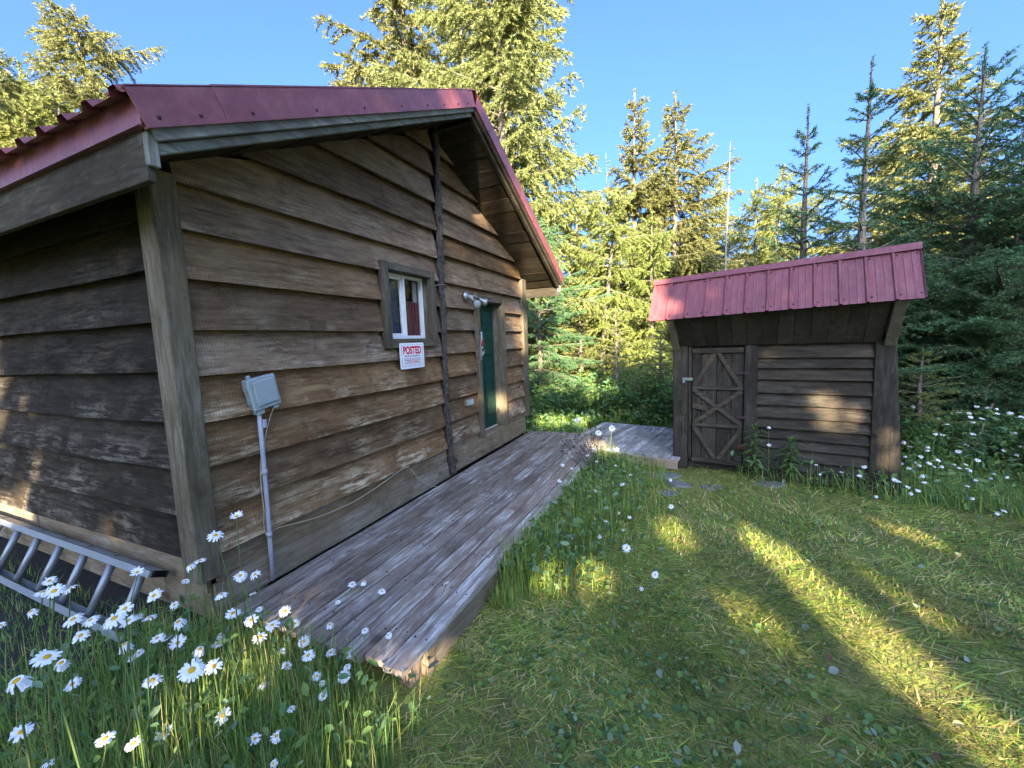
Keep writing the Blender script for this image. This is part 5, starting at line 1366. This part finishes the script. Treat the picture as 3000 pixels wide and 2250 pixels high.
for i, (a, b, w) in enumerate(((840, 118, 60), (905, 150, 40), (995, 130, 50), (865, 165, 45), (780, 190, 50), (890, 228, 45), (880, 262, 50), (1070, 290, 55), (1140, 490, 65), (1165, 355, 55), (1225, 390, 55), (990, 385, 50), (1005, 415, 50), (970, 505, 50), (860, 555, 60), (590, 660, 55), (410, 680, 50), (535, 685, 40), (1100, 780, 60), (860, 840, 60), (925, 840, 45), (970, 870, 60), (405, 835, 50), (245, 975, 55), (622, 1040, 68), (905, 1030, 58), (1215, 830, 45), (1155, 960, 45), (620, 330, 60), (490, 455, 60), (525, 290, 55), (1080, 130, 70))):
    daisy(1500+a/3.53, 1280+b/3.53, w/3.53, 'white daisy at the far end of the deck-edge grass, by the platform' if b < 300 else 'white daisy midway along the deck-edge grass' if b < 700 else 'white daisy at the near end of the deck-edge grass', 'daisies along the deck edge', 0.12, 0.6, 0.065, 0.7, 400+i)
for i, (a, b, w, lb_) in enumerate(((1185, 1150, 105, 'open white daisy facing out at the lawn side of the deck-edge grass'), (1480, 1425, 110, 'lone open white daisy low on the lawn below the deck-edge grass'), (1645, 720, 75, 'single white daisy standing on the lawn left of the shed'), (1345, 1570, 60, 'small ragged daisy on the lawn below the lone open one'), (1640, 445, 55, 'small daisy beside the stepping stones'))):
    daisy(1500+a/3.53, 1280+b/3.53, w/3.53, lb_, None, 0.06, 0.35, 0.075, 0.4, 500+i, face=0.9)
for i, (a, b, w) in enumerate(((280, 170, 120), (630, 370, 140), (845, 300, 130), (930, 640, 110))):
    daisy(1640+a/5.53, 1200+b/5.53, w/5.53, 'tall daisy head rising in front of the plank platform', 'daisies before the platform', 0.3, 0.75, 0.08, 0.5, 520+i, face=0.7)
for i, (a, b) in enumerate(((1222, 1175), (1210, 1205), (1437, 1215), (937, 1245), (1060, 1295), (1215, 1290), (1250, 1295), (1320, 1290), (1165, 1315), (1225, 1315), (1430, 1312), (1460, 1290), (1505, 1297), (1525, 1322), (940, 1355), (1000, 1365), (1025, 1350), (1060, 1340), (1075, 1320), (1265, 1365), (1350, 1385), (1425, 1350), (1480, 1370), (1560, 1355), (1430, 1450), (1250, 1530), (1225, 1475), (1500, 1410), (1580, 1435), (1640, 1405), (1510, 1485), (1380, 1520))):
    daisy(1800+a/2.074, 650+b/2.074, 16, 'white daisy just right of the shed door weeds' if a < 1110 else 'white daisy before the middle of the shed siding' if a < 1400 else 'white daisy before the right end of the shed siding', 'daisies in front of the shed siding', 0.3, 0.8, 0.07, 0.9, 540+i)
for i, (a, b) in enumerate(((590, 465), (830, 580), (1200, 468), (1310, 480), (1390, 485), (1020, 525), (1130, 530), (1140, 570), (1250, 585), (1400, 540), (1525, 530), (1635, 578), (905, 638), (1165, 620), (800, 735), (865, 742), (1165, 735), (1580, 720), (1640, 815), (1640, 858), (550, 858), (720, 858), (715, 893), (1100, 840), (1020, 903), (1460, 900), (1590, 930), (490, 810), (400, 885), (290, 915), (340, 935), (200, 970), (460, 1020), (385, 1048), (540, 1068), (105, 1052), (610, 1005), (640, 1040), (655, 955), (500, 950), (825, 995), (780, 1050), (740, 1015), (860, 1045), (975, 1030), (940, 1085), (1030, 1065), (1100, 1070), (1135, 1085), (1095, 1030), (1210, 990), (670, 1135), (440, 1195), (400, 1185), (690, 1205), (530, 1250), (630, 1280), (560, 1310), (1190, 1185), (1110, 1240), (1380, 1130), (1340, 1160), (1500, 1150), (1155, 1355), (215, 1335), (1465, 1480), (1405, 1505), (60, 1140))):
    daisy(2500+a/3.318, 1050+b/3.318, 17, 'white daisy close beside the right shed post' if a < 480 else 'white daisy high at the back of the right meadow' if b < 760 else 'white daisy at the right picture edge of the meadow' if a > 1280 else 'white daisy in the middle of the right meadow' if b < 1110 else 'white daisy low at the front edge of the right meadow', 'daisies in the right meadow', 0.3, 0.75, 0.072, 0.9, 600+i)
# dark seed heads on thin stems at the deck edge
mb = MB(); q = random.Random(12)
for i in range(46):
    P = on_plane(1640+q.uniform(0, 130), 1255+q.uniform(0, 80), 1, q.uniform(3.4, 4.1))
    if P[2] < 0.3: continue
    b_ = (max(P[0], 1.68+q.random()*0.2), P[1], 0)
    mb.tube([b_, ((b_[0]+P[0])/2, P[1], P[2]*0.6), tuple(P)], [0.002, 0.002, 0.0015], 3)
    mb.lathe(tuple(P), (0, 0, 1), [(-0.008, 0.004), (0.0, 0.010), (0.009, 0.005)], 6)
o = mb.build('seed_heads', plain('brown_seed', (0.06, 0.045, 0.03), 0.9), None)
tag(o, 'dark dried seed heads on thin stems beside the deck', 'seed heads', None, 'stuff')
